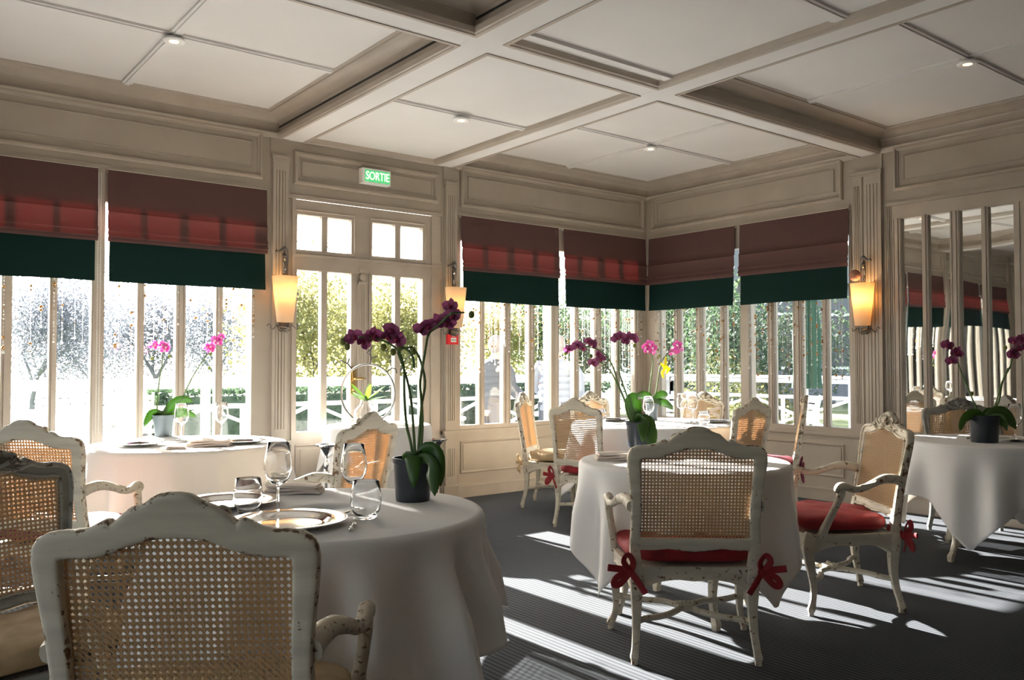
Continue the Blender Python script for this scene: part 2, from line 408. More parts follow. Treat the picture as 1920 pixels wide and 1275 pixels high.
# ---- wall_right (x = 0), windows then mirrored doors
b = MB(TB); g = MB(TB)
b.box(YF, -.0, -.12, 0, WH-.03, ZC)
b.box(YF, -.0, -.12, 0, 0, .63)
for s0, s1 in ((-.175, -.0), (-1.36, -1.264), (-2.84, -2.443)): b.box(s0, s1, -.12, 0, .63, WH-.03)
b.box(YF, -2.84, -.12, -.05, .63, WH)          # solid wall behind the mirrors
b.box(YF, -5.25, -.12, 0, .63, WH)
panel(b, -2.395, -.075, 2.7215, 3.102); panel(b, -5.42, -2.868, 2.7215, 3.102); panel(b, -8.2, -5.6, 2.7215, 3.102)
b.box(-2.46, 0, 0, .014, 2.64, 2.668); b.box(-5.5, -2.8, 0, .016, 2.60, 2.63)
for s0, s1 in ((-2.38, -.12), (-5.3, -2.9)):
    rect_frame(b, s0, s1, .2245, .522, .02, 0, .014); b.box(s0+.03, s1-.03, -.001, .006, .26, .49)
b.box(YF, 0, 0, .03, .605, .628); b.box(YF, 0, 0, .018, .592, .607); b.box(YF, 0, 0, .012, .573, .585)
b.box(-2.775, -2.49, 0, .06, .60, .632)
pilaster(b, g, -2.765, -2.50, .632, 2.935, groups=[(-2.765, -2.605), (-2.59, -2.50)])
pilaster(b, g, -2.765, -2.50, .12, .585, cap=False, groups=[(-2.765, -2.605), (-2.59, -2.50)])
g.box(-2.602, -2.594, .027, .0365, .14, 2.90)
b.box(-2.775, -2.49, 0, .045, 0, .125); b.box(-2.765, -2.50, 0, .012, 2.935, 3.075)
for k in range(3): b.box(-2.80-k*.012, -2.792-k*.012, 0, .02-.004*k, .63, 2.60)
struct(b.build('wall_right', 'wall', smooth=0))
g2 = g
gg = MB(); gg.v = g1.v+g2.v; gg.f = g1.f+[[i+len(g1.v) for i in f] for f in g2.f]; gg.mi = [0]*len(gg.f); gg.w = [.3]*len(gg.v)
struct(gg.build('trim_3', 'groove', smooth=0))
TL = lambda s, n, z: (XL+n, s, z)
TF = lambda s, n, z: (s, YF+n, z)
b = MB(); b.box(XL-.12, XL, YF, .12, 0, .63); b.box(XL-.12, XL, YF, .12, 2.61, ZC)
for a, c in ((YF, -7.9), (-5.35, -5.15), (-2.7, -2.5), (-.3, .12)): b.box(XL-.12, XL, a, c, .63, 2.61)
struct(b.build('wall_left', 'wall', smooth=0))
b = MB(); b.box(XL, .12, YF-.12, YF, 0, .63); b.box(XL, .12, YF-.12, YF, 2.61, ZC); b.box(XL, .12, YF-.12, YF, .63, 2.61)
struct(b.build('wall_front', 'dim_rear', smooth=0))
for nm, T, rng in (('baseboard_back', TA, ((XL, -4.2), (-2.745, -.016))), ('baseboard_right', TB, ((YF, 0),))):
    b = MB(T)
    for s0, s1 in rng:
        b.box(s0, s1, 0, .018, 0, .098); b.box(s0, s1, 0, .026, .098, .108); b.box(s0, s1, 0, .02, .108, .1146)
    struct(b.build(nm, 'trim', smooth=0))

# ---- windows
def window(idx, T, s0, s1, cuts, zt=2.41, zb=.67):
    """cuts: list of (a,b) mullions between panes"""
    b = MB(T); n0, n1 = -.075, -.012
    b.box(s0, s1, n0, n1, zt, WH if T is TA else WH-.03); b.box(s0, s1, n0, n1, .63, zb)
    b.box(s0, s1, n1, n1+.008, zb-.012, zb-.004)
    for a, c in cuts:
        wd = c-a; b.box(a, c, n0, n1, zb, zt)
        b.box(a+wd*.3, c-wd*.3, n1, n1+.01, zb, zt)
        if wd > .07: b.box(a+wd*.08, a+wd*.2, n1, n1+.007, zb, zt); b.box(c-wd*.2, c-wd*.08, n1, n1+.007, zb, zt)
    o = struct(b.build('window_%d' % idx, 'trim', smooth=0))
    edges = [s0]+[q for c in cuts for q in c]+[s1]
    gl = MB(T)
    for i in range(0, len(edges), 2):
        if edges[i+1]-edges[i] > .02: gl.box(edges[i], edges[i+1], -.045, -.041, zb, zt)
    gl.build('pane', 'pane', o, smooth=0)
    # chain for the blind
    return o
window(1, TA, -9.35, -8.27, [(-9.12, -9.07), (-8.84, -8.77), (-8.54, -8.49)])
window(2, TA, -8.18, -7.05, [(-7.95, -7.9), (-7.65, -7.58), (-7.35, -7.3)])
window(3, TA, -6.83, -5.682, [(-6.83, -6.79), (-6.53, -6.48), (-6.24, -6.176), (-5.952, -5.906), (-5.69, -5.682)])
window(4, TA, -5.612, -4.53, [(-5.612, -5.605), (-5.382, -5.334), (-5.107, -5.037), (-4.808, -4.755)])
window(5, TA, -2.531, -1.411, [(-2.304, -2.241), (-2.013, -1.925), (-1.696, -1.623)])
window(6, TA, -1.31, -.065, [(-1.088, -1.021), (-.799, -.697), (-.49, -.417), (-.188, -.065)])
window(7, TB, -1.264, -.175, [(-.465, -.382), (-.77, -.685), (-1.066, -.999)][::-1])
window(8, TB, -2.443, -1.36, [(-1.65, -1.577), (-1.953, -1.856), (-2.218, -2.164)][::-1])
for i_, (T_, a_, c_) in enumerate(((TL, -7.9, -5.35), (TL, -5.15, -2.7), (TL, -2.5, -.3))):  # unseen left-wall windows, added to bring light to the foreground
    L_ = c_-a_; window(9+i_, T_, a_, c_, [(a_+L_*k/6-.03, a_+L_*k/6+.03) for k in range(1, 6)])
# ---- french doors
b = MB(TA)
s0, s1 = -4.2, -2.745
b.box(s0, s1, -.1, -.005, 2.48, 2.60)
for a, c in ((s0, -4.152), (-2.943, s1), (-3.656, -3.455)): b.box(a, c, -.09, -.005 if a != -3.656 else -.01, 0, 2.48)
b.box(s0, s0+.03, -.005, .012, 0, 2.6); b.box(s1-.11, s1-.02, -.005, .010, 0, 2.6)
b.box(s0, s1, -.09, 0, 2.02, 2.187)
b.box(s0, s1, -.0, .014, 2.13, 2.15); b.box(s0, s1, -.09, -.01, .0, .687)
for k, (a, c) in enumerate(((-4.152, -3.656), (-3.455, -2.943))):
    rect_frame(b, a-.03, c+.03, 2.15, 2.52, .014, -.006, .006)
    mid = (-3.931, -3.878) if k == 0 else (-3.226, -3.171)
    b.box(mid[0], mid[1], -.07, -.012, .687, 2.48)
    rect_frame(b, a-.01, c+.01, .13, .585, .018, -.01, .004); b.box(a+.04, c-.04, -.01, -.004, .17, .545)
    b.box(a-.035, a-.025, -.01, .0, .05, 2.05)
b.box(-3.60, -3.515, -.01, .012, .0, 1.96)
for q in (-3.585, -3.565, -3.545): b.box(q, q+.01, .012, .018, .03, 1.93)
b.box(-3.60, -3.515, -.0, .03, 1.93, 1.955); b.ball((-3.558, .015, 1.99), .03, 10, 8, (1, .6, 1.2)); b.box(-3.59, -3.525, 0, .025, 2.03, 2.06)
door = struct(b.build('door_1', 'trim', smooth=0))
gl = MB(TA)
for a, c in ((-4.152, -3.931), (-3.878, -3.656), (-3.455, -3.226), (-3.171, -2.943)):
    gl.box(a, c, -.045, -.041, .687, 2.02); gl.box(a, c, -.045, -.041, 2.187, 2.48)
gl.build('pane', 'pane', door, smooth=0)
b = MB(TA); b.box(-3.665, -3.615, -.005, .006, .98, 1.22); b.tube([(-3.64, .005, 1.12), (-3.64, .05, 1.12), (-3.6, .055, 1.125), (-3.55, .05, 1.12)], [.011, .011, .01, .008], 8)
b.ball((-3.64, .01, 1.03), .014, 8, 6); b.tube([(-3.65, .012, 1.20), (-3.65, .02, 1.1)], .008, 6)
lab(b.build('door_handle', 'brass', door), 'brass lever handle on its long plate')
# ---- mirrored doors
b = MB(TB); gl = MB(TB)
for base in (0, -1.19):
    s0, s1 = -4.02+base, -2.84+base
    b.box(s0, s1, -.05, -.004, 2.483, 2.6); b.box(s0, s1, -.05, -.004, .63, .672)
    for a, c in ((-2.92, -2.84), (-3.145, -3.095), (-3.402, -3.325), (-3.62, -3.568), (-4.02, -3.805)):
        a += base; c += base; wd = c-a
        b.box(a, c, -.05, -.008, .66, 2.49); b.box(a+wd*.32, c-wd*.32, -.008, .003, .66, 2.49)
        if wd > .07: b.box(a+wd*.08, a+wd*.2, -.008, -.001, .66, 2.49); b.box(c-wd*.2, c-wd*.08, -.008, -.001, .66, 2.49)
    gl.box(s0, s1, -.046, -.035, .66, 2.5)
md = struct(b.build('door_2', 'trim', smooth=0)); lab(gl.build('mirror_pane', 'mirror', md, smooth=0), 'rippled old mirror glass between the glazing bars')

# ------------------------------------------------------------------ roman blinds
def blind(T, s0, s1, label):
    L = s1-s0
    def sheet(prof, a0, a1, wob, seed, nseg=26):
        b = MB(T); rnd = random.Random(seed); ph = rnd.random()*6
        loops = []
        th = .004
        fwd = [(n, z) for n, z in prof]; back = [(n-th, z) for n, z in reversed(prof)]
        for k in range(nseg+1):
            t = k/nseg; s = a0+(a1-a0)*t
            lp = []
            for i, (n, z) in enumerate(fwd+back):
                q = i if i < len(prof) else 2*len(prof)-1-i
                u = q/(len(prof)-1)
                lp.append((s, n+wob*u*(math.sin(t*9+ph)+.6*math.sin(t*21+ph*2)), z+wob*.35*u*math.sin(t*6+ph*1.7)))
            loops.append(lp)
        b.loft(loops); return b
    root = thing('roman_blind', label, 'window blind', T((s0+s1)/2, .03, 1.83), 0, None)
    inv = Matrix.Translation(-Vector(root.location))
    prof = [(.030, 2.635), (.034, 2.5), (.036, 2.40), (.038, 2.345), (.05, 2.335), (.052, 2.33), (.048, 2.325), (.045, 2.28), (.045, 2.23), (.058, 2.205), (.060, 2.195), (.052, 2.19), (.052, 2.175), (.064, 2.160), (.064, 2.15), (.054, 2.147), (.056, 2.13), (.05, 2.118), (.042, 2.12)]
    sd_ = hash(label) % 1000
    o = sheet(prof, s0, s1, .0035, int(abs(s0)*100)).build('fabric', 'burgundy', root, smooth=50); o.matrix_parent_inverse = inv
    prof2 = [(.038, 2.16), (.040, 2.1), (.042, 2.04), (.042, 1.96), (.046, 1.89), (.050, 1.85), (.048, 1.833)]
    o = sheet(prof2, s0+.012, s1-.016, .007, int(abs(s0)*100)+5).build('lower_band', 'green', root, smooth=60); o.matrix_parent_inverse = inv; lab(o, 'dark green hem panel')
    b = MB(T); b.box(s0, s1, .0, .03, 2.615, 2.64); o = b.build('headrail', 'header', root, smooth=0); o.matrix_parent_inverse = inv
    return root
blind(TA, -6.80, -5.665, 'burgundy roman blind with green hem at the left edge of the picture')
blind(TA, -5.600, -4.425, 'wide burgundy roman blind with green hem just left of the french doors')
blind(TA, -2.54, -1.335, 'burgundy and green roman blind right of the french doors, beside the red alarm box')
blind(TA, -1.265, -.05, 'burgundy and green roman blind on the back wall meeting the room corner')
blind(TB, -1.225, -.06, 'burgundy and green roman blind on the right wall meeting the room corner')
blind(TB, -2.46, -1.285, 'burgundy and green roman blind beside the wall lamp with the terracotta ball')
blind(TA, -7.98-.20, -7.06, 'burgundy and green roman blind reflected in the mirrored doors, nearer the pilaster')
blind(TA, -9.33, -8.28, 'burgundy and green roman blind reflected in the mirrored doors, further from the pilaster')
def chain(T, s, z0, z1, label):
    b = MB(T); z = z1
    while z > z0: b.octa((s, .03, z), .0035); b.octa((s+.018, .03, z), .0035); z -= .011
    tag(b.build('pull_chain', 'white', smooth=0), label, 'blind chain')
chain(TA, -1.375, .72, 2.6, 'beaded white pull chain on the post left of the corner blind')
chain(TA, -5.66, .75, 2.6, 'beaded white pull chain between the two left blinds')
chain(TB, -2.475, .66, 2.6, 'beaded pull chain beside the fluted pilaster of the right wall')

# ------------------------------------------------------------------ bead curtains
def beads(T, s0, s1, n, zlo, zhi, label, seed, big=.35):
    rnd = random.Random(seed); b = MB(T)
    for k in range(n):
        s = s0+(s1-s0)*(k+.5)/n+rnd.uniform(-.03, .03); nn_ = rnd.uniform(.0, .02); zend = rnd.uniform(zlo, zhi)
        b.cur = 0; b.tube([(s, nn_, 2.35), (s, nn_, zend)], .0009, 3)
        z = 2.0-rnd.random()*.05
        mode = rnd.random()
        while z > zend:
            if rnd.random() < .10 and big: b.cur = 1; r_ = rnd.uniform(.008, .0125); b.ball((s, nn_, z), r_, 8, 6)
            else: b.cur = 0 if rnd.random() < .88 else 1; r_ = rnd.uniform(.0035, .0075); b.octa((s, nn_, z), r_)
            z -= rnd.uniform(.012, .03) if mode > .45 else rnd.uniform(.015, .11)
        b.cur = 0; b.ball((s, nn_, zend), .009, 6, 5)
    o = b.build('bead_curtain', ['crystal', 'gold'], smooth=50); tag(o, label, 'bead curtain', kind='stuff')
beads(TA, -6.7, -5.7, 14, 1.25, 1.6, 'sparse crystal bead strings hanging in the leftmost window', 1)
beads(TA, -5.6, -4.5, 16, 1.28, 1.6, 'crystal bead strings hanging in the window left of the french doors', 2)
beads(TA, -2.5, -1.42, 30, 1.1, 1.6, 'crystal bead strings hanging in the window right of the french doors', 3)
beads(TA, -1.3, -.1, 32, 1.1, 1.6, 'crystal bead strings in the back wall window next to the corner', 4)
beads(TB, -1.22, -.1, 32, 1.05, 1.6, 'crystal and gold bead strings in the right wall window next to the corner', 5)
beads(TB, -2.42, -1.36, 30, 1.0, 1.55, 'crystal and gold bead strings in the window beside the lit wall lamp', 6)

# ------------------------------------------------------------------ wall fittings
def sconce(T, s, label, power, ball=False, glow='bulb'):
    root = thing('wall_sconce', label, 'wall lamp', T(s, .04, 1.58)); inv = Matrix.Translation(-Vector(root.location))
    def pt(b, nm, m_, l=None, par=root, sm=50):
        o = b.build(nm, m_, par, smooth=sm)
        o.matrix_parent_inverse = inv if par is root else Matrix()
        if l: lab(o, l)
        return o
    b = MB(T); b.box(s+.008, s+.05, .038, .047, 1.56, 2.08)
    b.tube([(s+.03, .045, 2.06), (s+.03, .05, 2.12), (s+.02, .07, 2.165), (s-.0, .09, 2.175), (s-.03, .1, 2.155), (s-.05, .1, 2.14), (s-.075, .1, 2.145)], [.02, .019, .017, .015, .012, .009, .012], 8, .6)
    b.tube([(s+.0, .09, 2.13), (s-.015, .1, 2.115), (s-.0, .1, 2.10), (s+.01, .09, 2.12)], .011, 6)
    b.box(s-.02, s+.06, .04, .06, 1.54, 1.58)
    pt(b, 'bracket', 'iron')
    b = MB(T); c = (s-.005, .12)
    pr = [(.066, 1.578), (.106, 1.945)]
    n = 32; loops = []
    for r_, z in [(.066, 1.578), (.106, 1.945), (.1045, 1.945), (.0645, 1.578)]:
        loops.append([(c[0]+r_*math.cos(2*PI*k/n), c[1]+r_*.8*math.sin(2*PI*k/n), z) for k in range(n)])
    b.loft(loops, profclosed=True); pt(b, 'lamp_shade', 'shade')
    b = MB(T); b.ball((c[0], c[1], 1.78), .018, 10, 8, (1, 1, 1.3)); pt(b, 'bulb', 'bulb')
    b = MB(T); b.lathe([(.003, 0), (.010, -.02), (.016, -.07), (.012, -.1), (.002, -.12)], (s-.005, .1, 2.09), 6); pt(b, 'crystal_drop', 'glass', 'clear glass drop', sm=0)
    b = MB(T); pts = []
    for k in range(46):
        t = k/45; ss = s-.13+.27*t
        pts.append((ss, .06+.015*math.sin(t*30), 1.53+.022*math.sin(t*26)*(1.2-abs(t-.5)) + .02*(abs(t-.5)*2)))
    b.tube(pts, .0035, 5)
    pts = [(s+.0+.028*math.cos(k*.7), .085+.02*math.sin(k*.7), 1.50+.002*k) for k in range(28)]
    b.tube(pts, .006, 5); pt(b, 'wire_scroll', 'iron', 'twisted wire scroll under the shade')
    if ball:
        b = MB(T); b.ball((s+.045, .15, 2.015), .05, 18, 12); o = pt(b, 'terracotta_ball', 'terracotta', 'speckled terracotta ball')
    l = bpy.data.lights.new('sconce_lamp', 'POINT'); l.energy = power*.55; l.color = (1, .62, .3); l.shadow_soft_size = .02
    lo = bpy.data.objects.new('sconce_lamp', l); COL.objects.link(lo); lo.location = T(c[0], c[1], 1.81); lo.parent = root; lo.matrix_parent_inverse = inv
    return root
sconce(TA, -4.30, 'parchment cone wall lamp on the pilaster left of the french doors', 2.2)
sconce(TA, -2.66, 'parchment cone wall lamp above the red alarm box', .9)
sconce(TB, -2.63, 'glowing parchment wall lamp with a terracotta ball, on the right wall', 3.2, True)
# alarm call point
b = MB(TA); b.box(-2.715, -2.60, .036, .07, 1.425, 1.515); o = b.build('fire_alarm_box', 'redbox', smooth=0); tag(o, 'small red fire alarm call point on the fluted pilaster', 'fire alarm')
q = MB(TA); q.box(-2.685, -2.625, .07, .073, 1.445, 1.487); w_ = q.build('label_plate', 'white', o, smooth=0)
q = MB(TA)
for k in range(3): q.box(-2.68+k*.018, -2.668+k*.018, .073, .0745, 1.458, 1.472)
q.build('marking', 'steel', o, smooth=0)
q = MB(TA); q.box(-2.668, -2.66, .07, .072, 1.495, 1.505); q.box(-2.65, -2.642, .07, .072, 1.495, 1.505); q.build('indicator', 'white', o, smooth=0)
# exit sign
b = MB(TA); b.box(-3.60, -3.325, .008, .075, 2.80, 2.93); sign = tag(b.build('exit_sign', 'white', smooth=0), 'lit green and white SORTIE exit sign above the french doors', 'sign')
q = MB(TA); q.box(-3.575, -3.335, .075, .080, 2.815, 2.915); lab(q.build('sign_face', 'darkgreenplastic', sign, smooth=0), 'green sign face')
tcu = bpy.data.curves.new('lettering', 'FONT'); tcu.body = 'SORTIE'; tcu.size = .1; tcu.extrude = .002; tcu.align_x = 'CENTER'; tcu.align_y = 'CENTER'
tmp = bpy.data.objects.new('lettering_tmp', tcu); COL.objects.link(tmp); bpy.context.view_layer.update()
tme = bpy.data.meshes.new_from_object(tmp.evaluated_get(bpy.context.evaluated_depsgraph_get())); bpy.data.objects.remove(tmp)
xs = [v.co.x for v in tme.vertices]; kx = .225/(max(xs)-min(xs)); tme.transform(Matrix.Diagonal((kx, 1.0, 1, 1)))
tme.materials.clear(); tme.materials.append(M['signlight'])
lt = bpy.data.objects.new('lettering', tme); COL.objects.link(lt); lt.rotation_euler = (PI/2, 0, 0); lt.location = (-3.455, -.082, 2.863); lt.parent = sign
lab(lt, 'white letters SORTIE')
# recessed ceiling lights
def downlight(x, y, z, label):
    root = thing('ceiling_light', label, 'ceiling light', (x, y, z-.02))
    b = MB(); b.lathe([(.062, 0), (.066, -.006), (.06, -.012), (.05, -.016), (.028, -.01), (.026, .004), (.05, .012)], (0, 0, 0), 28); b.build('ring', 'white', root)
    b = MB(); b.lathe([(.001, -.006), (.024, -.006), (.024, -.002), (.001, -.002)], (0, 0, 0), 16); lab(b.build('lamp', 'bulb', root), 'warm glowing lamp')
downlight(-5.515, -1.28, ZC-.02, 'recessed spotlight where the battens of the left coffer cross')
downlight(-3.46, -1.18-.18, ZS-.018, 'recessed spotlight in the narrow ceiling bay before the french doors')
downlight(-1.315, -1.28, ZC-.02, 'recessed spotlight in the coffer of the far corner')
downlight(-1.315, -4.06, ZC-.02, 'recessed spotlight in the coffer at the upper right')

# ------------------------------------------------------------------ armchairs
LEAN = .17
def by_(z): return -.238-LEAN*(z-.45)
OUT = [(0, .462), (.05, .466), (.11, .474), (.17, .468), (.22, .468), (.262, .47), (.272, .475), (.272, .50), (.268, .56), (.267, .62), (.271, .69), (.279, .76), (.286, .82), (.288, .855), (.284, .882), (.272, .900), (.252, .911), (.225, .915), (.195, .915), (.17, .921), (.15, .931), (.137, .938), (.130, .937), (.126, .930), (.118, .934), (.10, .951), (.08, .963), (.058, .971), (.046, .980), (.03, .989), (.012, .992), (0, .992)]
INN = [(0, .520), (.05, .520), (.10, .520), (.15, .520), (.19, .520), (.215, .520), (.226, .522), (.228, .535), (.226, .57), (.224, .62), (.226, .68), (.229, .74), (.231, .79), (.232, .82), (.232, .84), (.232, .852), (.226, .857), (.21, .858), (.195, .857), (.175, .858), (.155, .860), (.14, .864), (.130, .867), (.12, .870), (.11, .874), (.095, .881), (.078, .887), (.062, .8915), (.045, .895), (.028, .897), (.012, .898), (0, .898)]
def full(h):
    return h+[(-x, z) for x, z in reversed(h[1:-1])]
def dens(h, k=2):
    o = []
    for i in range(len(h)-1):
        for j in range(k): t = j/k; o.append((h[i][0]*(1-t)+h[i+1][0]*t, h[i][1]*(1-t)+h[i+1][1]*t))
    return o+[h[-1]]
FO, FI = full(dens(OUT)), full(dens(INN))
PROF = [(0, -.008, 1), (.05, -.0145, 1), (.14, -.017, .35), (.32, -.0175, 0), (.6, -.0175, 0), (.84, -.0175, .15), (.95, -.016, .8), (1, -.012, 1), (1, .004, .3), (.96, .010, .6), (.86, .011, .2), (.8, .018, .8), (.72, .018, .6), (.66, .011, .1), (.3, .012, .1), (.22, .022, .9), (.1, .022, .7), (.02, .017, .9), (0, .008, 1)]
def back_frame_mb():
    b = MB(); loops = []; w_ = []
    for u, d, wr in PROF:
        loops.append([(xo+(xi-xo)*u, by_(zo+(zi-zo)*u)+d, zo+(zi-zo)*u) for (xo, zo), (xi, zi) in zip(FO, FI)]); w_ += [wr]*len(FO)
    b.loft(loops, profclosed=True, w=w_); return b
def inside(x, z, mrg=.008):
    if z < .52-mrg: return False
    ax = abs(x)
    if ax > .229+mrg: return False
    pts = INN[15:]
    top = .857
    for i in range(len(pts)-1):
        (xa, za), (xb, zb) = pts[i], pts[i+1]
        if xb <= ax <= xa: top = za+(zb-za)*((xa-ax)/(xa-xb+1e-9)); break
    return z < top+mrg
def cane_mb():
    b = MB(); p = .0142; cx_, cz_ = 0, .70
    def strip(a, d, wd, y):
        (x0, z0), (x1, z1) = a, d; L = math.hypot(x1-x0, z1-z0)
        if L < .004: return
        px_, pz_ = -(z1-z0)/L*wd/2, (x1-x0)/L*wd/2; vs = []
        for yy in (y-.0006, y+.0006):
            for (x, z, s) in ((x0, z0, 1), (x0, z0, -1), (x1, z1, -1), (x1, z1, 1)): vs.append((x+px_*s, by_(z)+yy, z+pz_*s))
        b.add(vs, [(0, 1, 2, 3), (7, 6, 5, 4), (0, 3, 7, 4), (1, 5, 6, 2)])
    def clip(x0, z0, dx, dz, L):
        n = 160; st = None; last = None
        for k in range(n+1):
            t = L*k/n; x, z = x0+dx*t, z0+dz*t
            if inside(x, z):
                if st is None: st = (x, z)
                last = (x, z)
        return st, last
    for k in range(-17, 18):
        for o in (-.0016, .0016):
            x = k*p+o
            a, d = clip(x, .5, 0, 1, .42)
            if a and last_ok(a, d): strip(a, d, .0023, .009)
    m_ = -13
    while cz_+m_*p < .91:
        for o in (-.0016, .0016):
            z = cz_+m_*p+o; a, d = clip(-.25, z, 1, 0, .5)
            if a and last_ok(a, d): strip(a, d, .0023, .0105)
        m_ += 1
    q = math.sqrt(.5)
    for sgn in (1, -1):
        for j in range(-34, 35):
            c = (j+.5)*p           # sgn*x-(z-cz)=c
            # start point at x=-.25*sgn...
            x0 = -.26; z0 = cz_+(sgn*x0-c)
            a, d = clip(x0, z0, q, q*sgn, .76)
            if a and last_ok(a, d): strip(a, d, .0029, .012 if sgn > 0 else .0075)
    return b
def last_ok(a, d): return abs(a[0]-d[0])+abs(a[1]-d[1]) > .004
def leg_mb(front, sx):
    b = MB(); b.wear = .55
    if front:
        pts = [(.292, .205, .40), (.298, .215, .375), (.303, .222, .34), (.300, .217, .28), (.290, .200, .20), (.287, .190, .13), (.294, .195, .075), (.305, .205, .045), (.312, .212, .028), (.312, .212, .018), (.312, .212, 0)]
        rr = [.027, .030, .031, .026, .020, .0155, .0145, .017, .0195, .013, .0135]
    else:
        pts = [(.25, by_(.50), .50), (.249, by_(.46), .46), (.247, -.236, .40), (.244, -.232, .34), (.242, -.228, .28), (.242, -.228, .20), (.246, -.240, .12), (.252, -.256, .06), (.256, -.262, .03), (.256, -.262, .018), (.256, -.262, 0)]
        rr = [.0215, .023, .027, .028, .025, .020, .0165, .0155, .018, .013, .0135]
    # resample smoothly
    P2 = []; R2 = []
    for i in range(len(pts)-1):
        p0 = Vector(pts[max(i-1, 0)]); p1 = Vector(pts[i]); p2 = Vector(pts[i+1]); p3 = Vector(pts[min(i+2, len(pts)-1)])
        for j in range(3):
            t = j/3; P2.append(.5*((2*p1)+(-p0+p2)*t+(2*p0-5*p1+4*p2-p3)*t*t+(-p0+3*p1-3*p2+p3)*t**3)); R2.append(rr[i]*(1-t)+rr[i+1]*t)
    P2.append(Vector(pts[-1])); R2.append(rr[-1])
    P2 = [Vector((p.x*sx, p.y, p.z)) for p in P2]
    b.tube(P2, R2, 12, .55, side=Vector((0, 1, 0)))
    return b
def smooth_path(pts, rr, k=4):
    P2 = []; R2 = []
    for i in range(len(pts)-1):
        p0 = Vector(pts[max(i-1, 0)]); p1 = Vector(pts[i]); p2 = Vector(pts[i+1]); p3 = Vector(pts[min(i+2, len(pts)-1)])
        for j in range(k):
            t = j/k; P2.append(.5*((2*p1)+(-p0+p2)*t+(2*p0-5*p1+4*p2-p3)*t*t+(-p0+3*p1-3*p2+p3)*t**3)); R2.append(rr[i]*(1-t)+rr[i+1]*t)
    P2.append(Vector(pts[-1])); R2.append(rr[-1]); return P2, R2
def arm_mb(sx):
    b = MB(); b.wear = .7
    pts = [(.262, by_(.66)+.0, .655), (.270, -.225, .668), (.290, -.165, .672), (.312, -.10, .652), (.325, -.045, .630), (.332, .005, .628), (.334, .045, .640), (.334, .070, .640), (.334, .082, .626), (.334, .075, .612)]
    rr = [.026, .025, .023, .0185, .0165, .0175, .0205, .0215, .019, .012]
    pp, r2 = smooth_path([(x*sx, y, z) for x, y, z in pts], rr); b.tube(pp, r2, 10, .35)
    pts = [(.334, .060, .635), (.332, .066, .60), (.325, .085, .55), (.312, .115, .48), (.300, .14, .42), (.294, .15, .385)]
    rr = [.017, .0185, .0165, .0175, .0215, .025]
    pp, r2 = smooth_path([(x*sx, y, z) for x, y, z in pts], rr); b.tube(pp, r2, 10, .5)
    # carved curl on the arm
    for k in range(4): b.tube([(sx*(.318+.008*k), -.12+.006*k, .672-.003*k), (sx*(.322+.006*k), -.075, .655), (sx*(.33), -.03, .645)], .003, 5)
    return b
def rail_mb():
    b = MB(); b.wear = .5
    # closed plan outline of the seat with scalloped apron
    plan = []
    def seg(a, c, n, bow):
        for k in range(n):
            t = k/n; x = a[0]+(c[0]-a[0])*t; y = a[1]+(c[1]-a[1])*t
            nx, ny = (c[1]-a[1]), -(c[0]-a[0]); L = math.hypot(nx, ny); s = bow*math.sin(PI*t)
            drop = .062+.012*math.cos(2*PI*t)+.012*math.exp(-((t-.5)/.1)**2)+.035*math.exp(-(t/.13)**2)+.035*math.exp(-((1-t)/.13)**2)
            plan.append((x+nx/L*s, y+ny/L*s, drop))
    seg((-.262, -.242), (.262, -.242), 26, 0.0); seg((.262, -.242), (.31, .225), 24, .006)
    seg((.31, .225), (-.31, .225), 28, .022); seg((-.31, .225), (-.262, -.242), 24, .006)
    loops = []
    def off(o, zf):
        cxx, cyy = 0, 0; lp = []
        for x, y, d in plan:
            L = math.hypot(x, y); lp.append((x*(1-o/ .3), y*(1-o/.26), zf(d)))
        return lp
    loops = [off(-.004, lambda d: .398), off(-.004, lambda d: .388), off(.0, lambda d: .383), off(0, lambda d: .40-d+.008), off(-.003, lambda d: .40-d), off(.022, lambda d: .40-d), off(.022, lambda d: .398)]
    b.loft(loops, profclosed=True)
    b.add([(x*.95, y*.95, .392) for x, y, d in plan]+[(x*.95, y*.95, .384) for x, y, d in plan], [tuple(range(len(plan))), tuple(range(2*len(plan)-1, len(plan)-1, -1))])
    return b
def stretcher_mb():
    b = MB(); b.wear = .6
    for sx in (-1, 1):
        pts = [(.243, -.228, .165), (.20, -.185, .165), (.13, -.15, .165), (.07, -.095, .165), (.022, -.02, .165), (.028, .02, .165), (.09, .085, .165), (.17, .11, .165), (.24, .15, .165), (.288, .193, .165)]
        pp, r2 = smooth_path([(x*sx, y, z) for x, y, z in pts], [.0125]*len(pts)); b.tube(pp, r2, 8, .7, 1.15)
    b.box(-.034, .034, -.035, .035, .153, .182)
    for k in range(5): b.ball((.018*(k-2), 0, .184), .009, 6, 5)
    return b
def cushion_mb(seed=1, th=.095):
    b = MB(); n = 44; rings = 9; loops = []; rnd = random.Random(seed)
    ph = [rnd.random()*6 for _ in range(4)]
    def pt(a, q, sgn):
        c, s = math.cos(a), math.sin(a); k = (abs(c)**4.5+abs(s)**4.5)**(-1/4.5)
        x, y = c*k, s*k; hw = .262+.045*(y*.5+.5)
        r_ = q
        ed = (1-q**3.2)
        z = .437+sgn*(th*.5 if sgn > 0 else .036)*(max(ed, 0)**.25)
        if sgn > 0: z += .006*math.sin(5*a+ph[0])*q+.005*math.sin(9*x*q+ph[1])*math.cos(7*y*q+ph[2])
        return (x*r_*hw, .0+y*r_*.232+.002, z)
    qs = [0.02, .2, .4, .58, .74, .86, .94, .985, 1.0]
    for q in qs: loops.append([pt(2*PI*k/n, q, 1) for k in range(n)])
    for q in reversed(qs[:-1]): loops.append([pt(2*PI*k/n, q, -1) for k in range(n)])
    b.loft(loops); return b
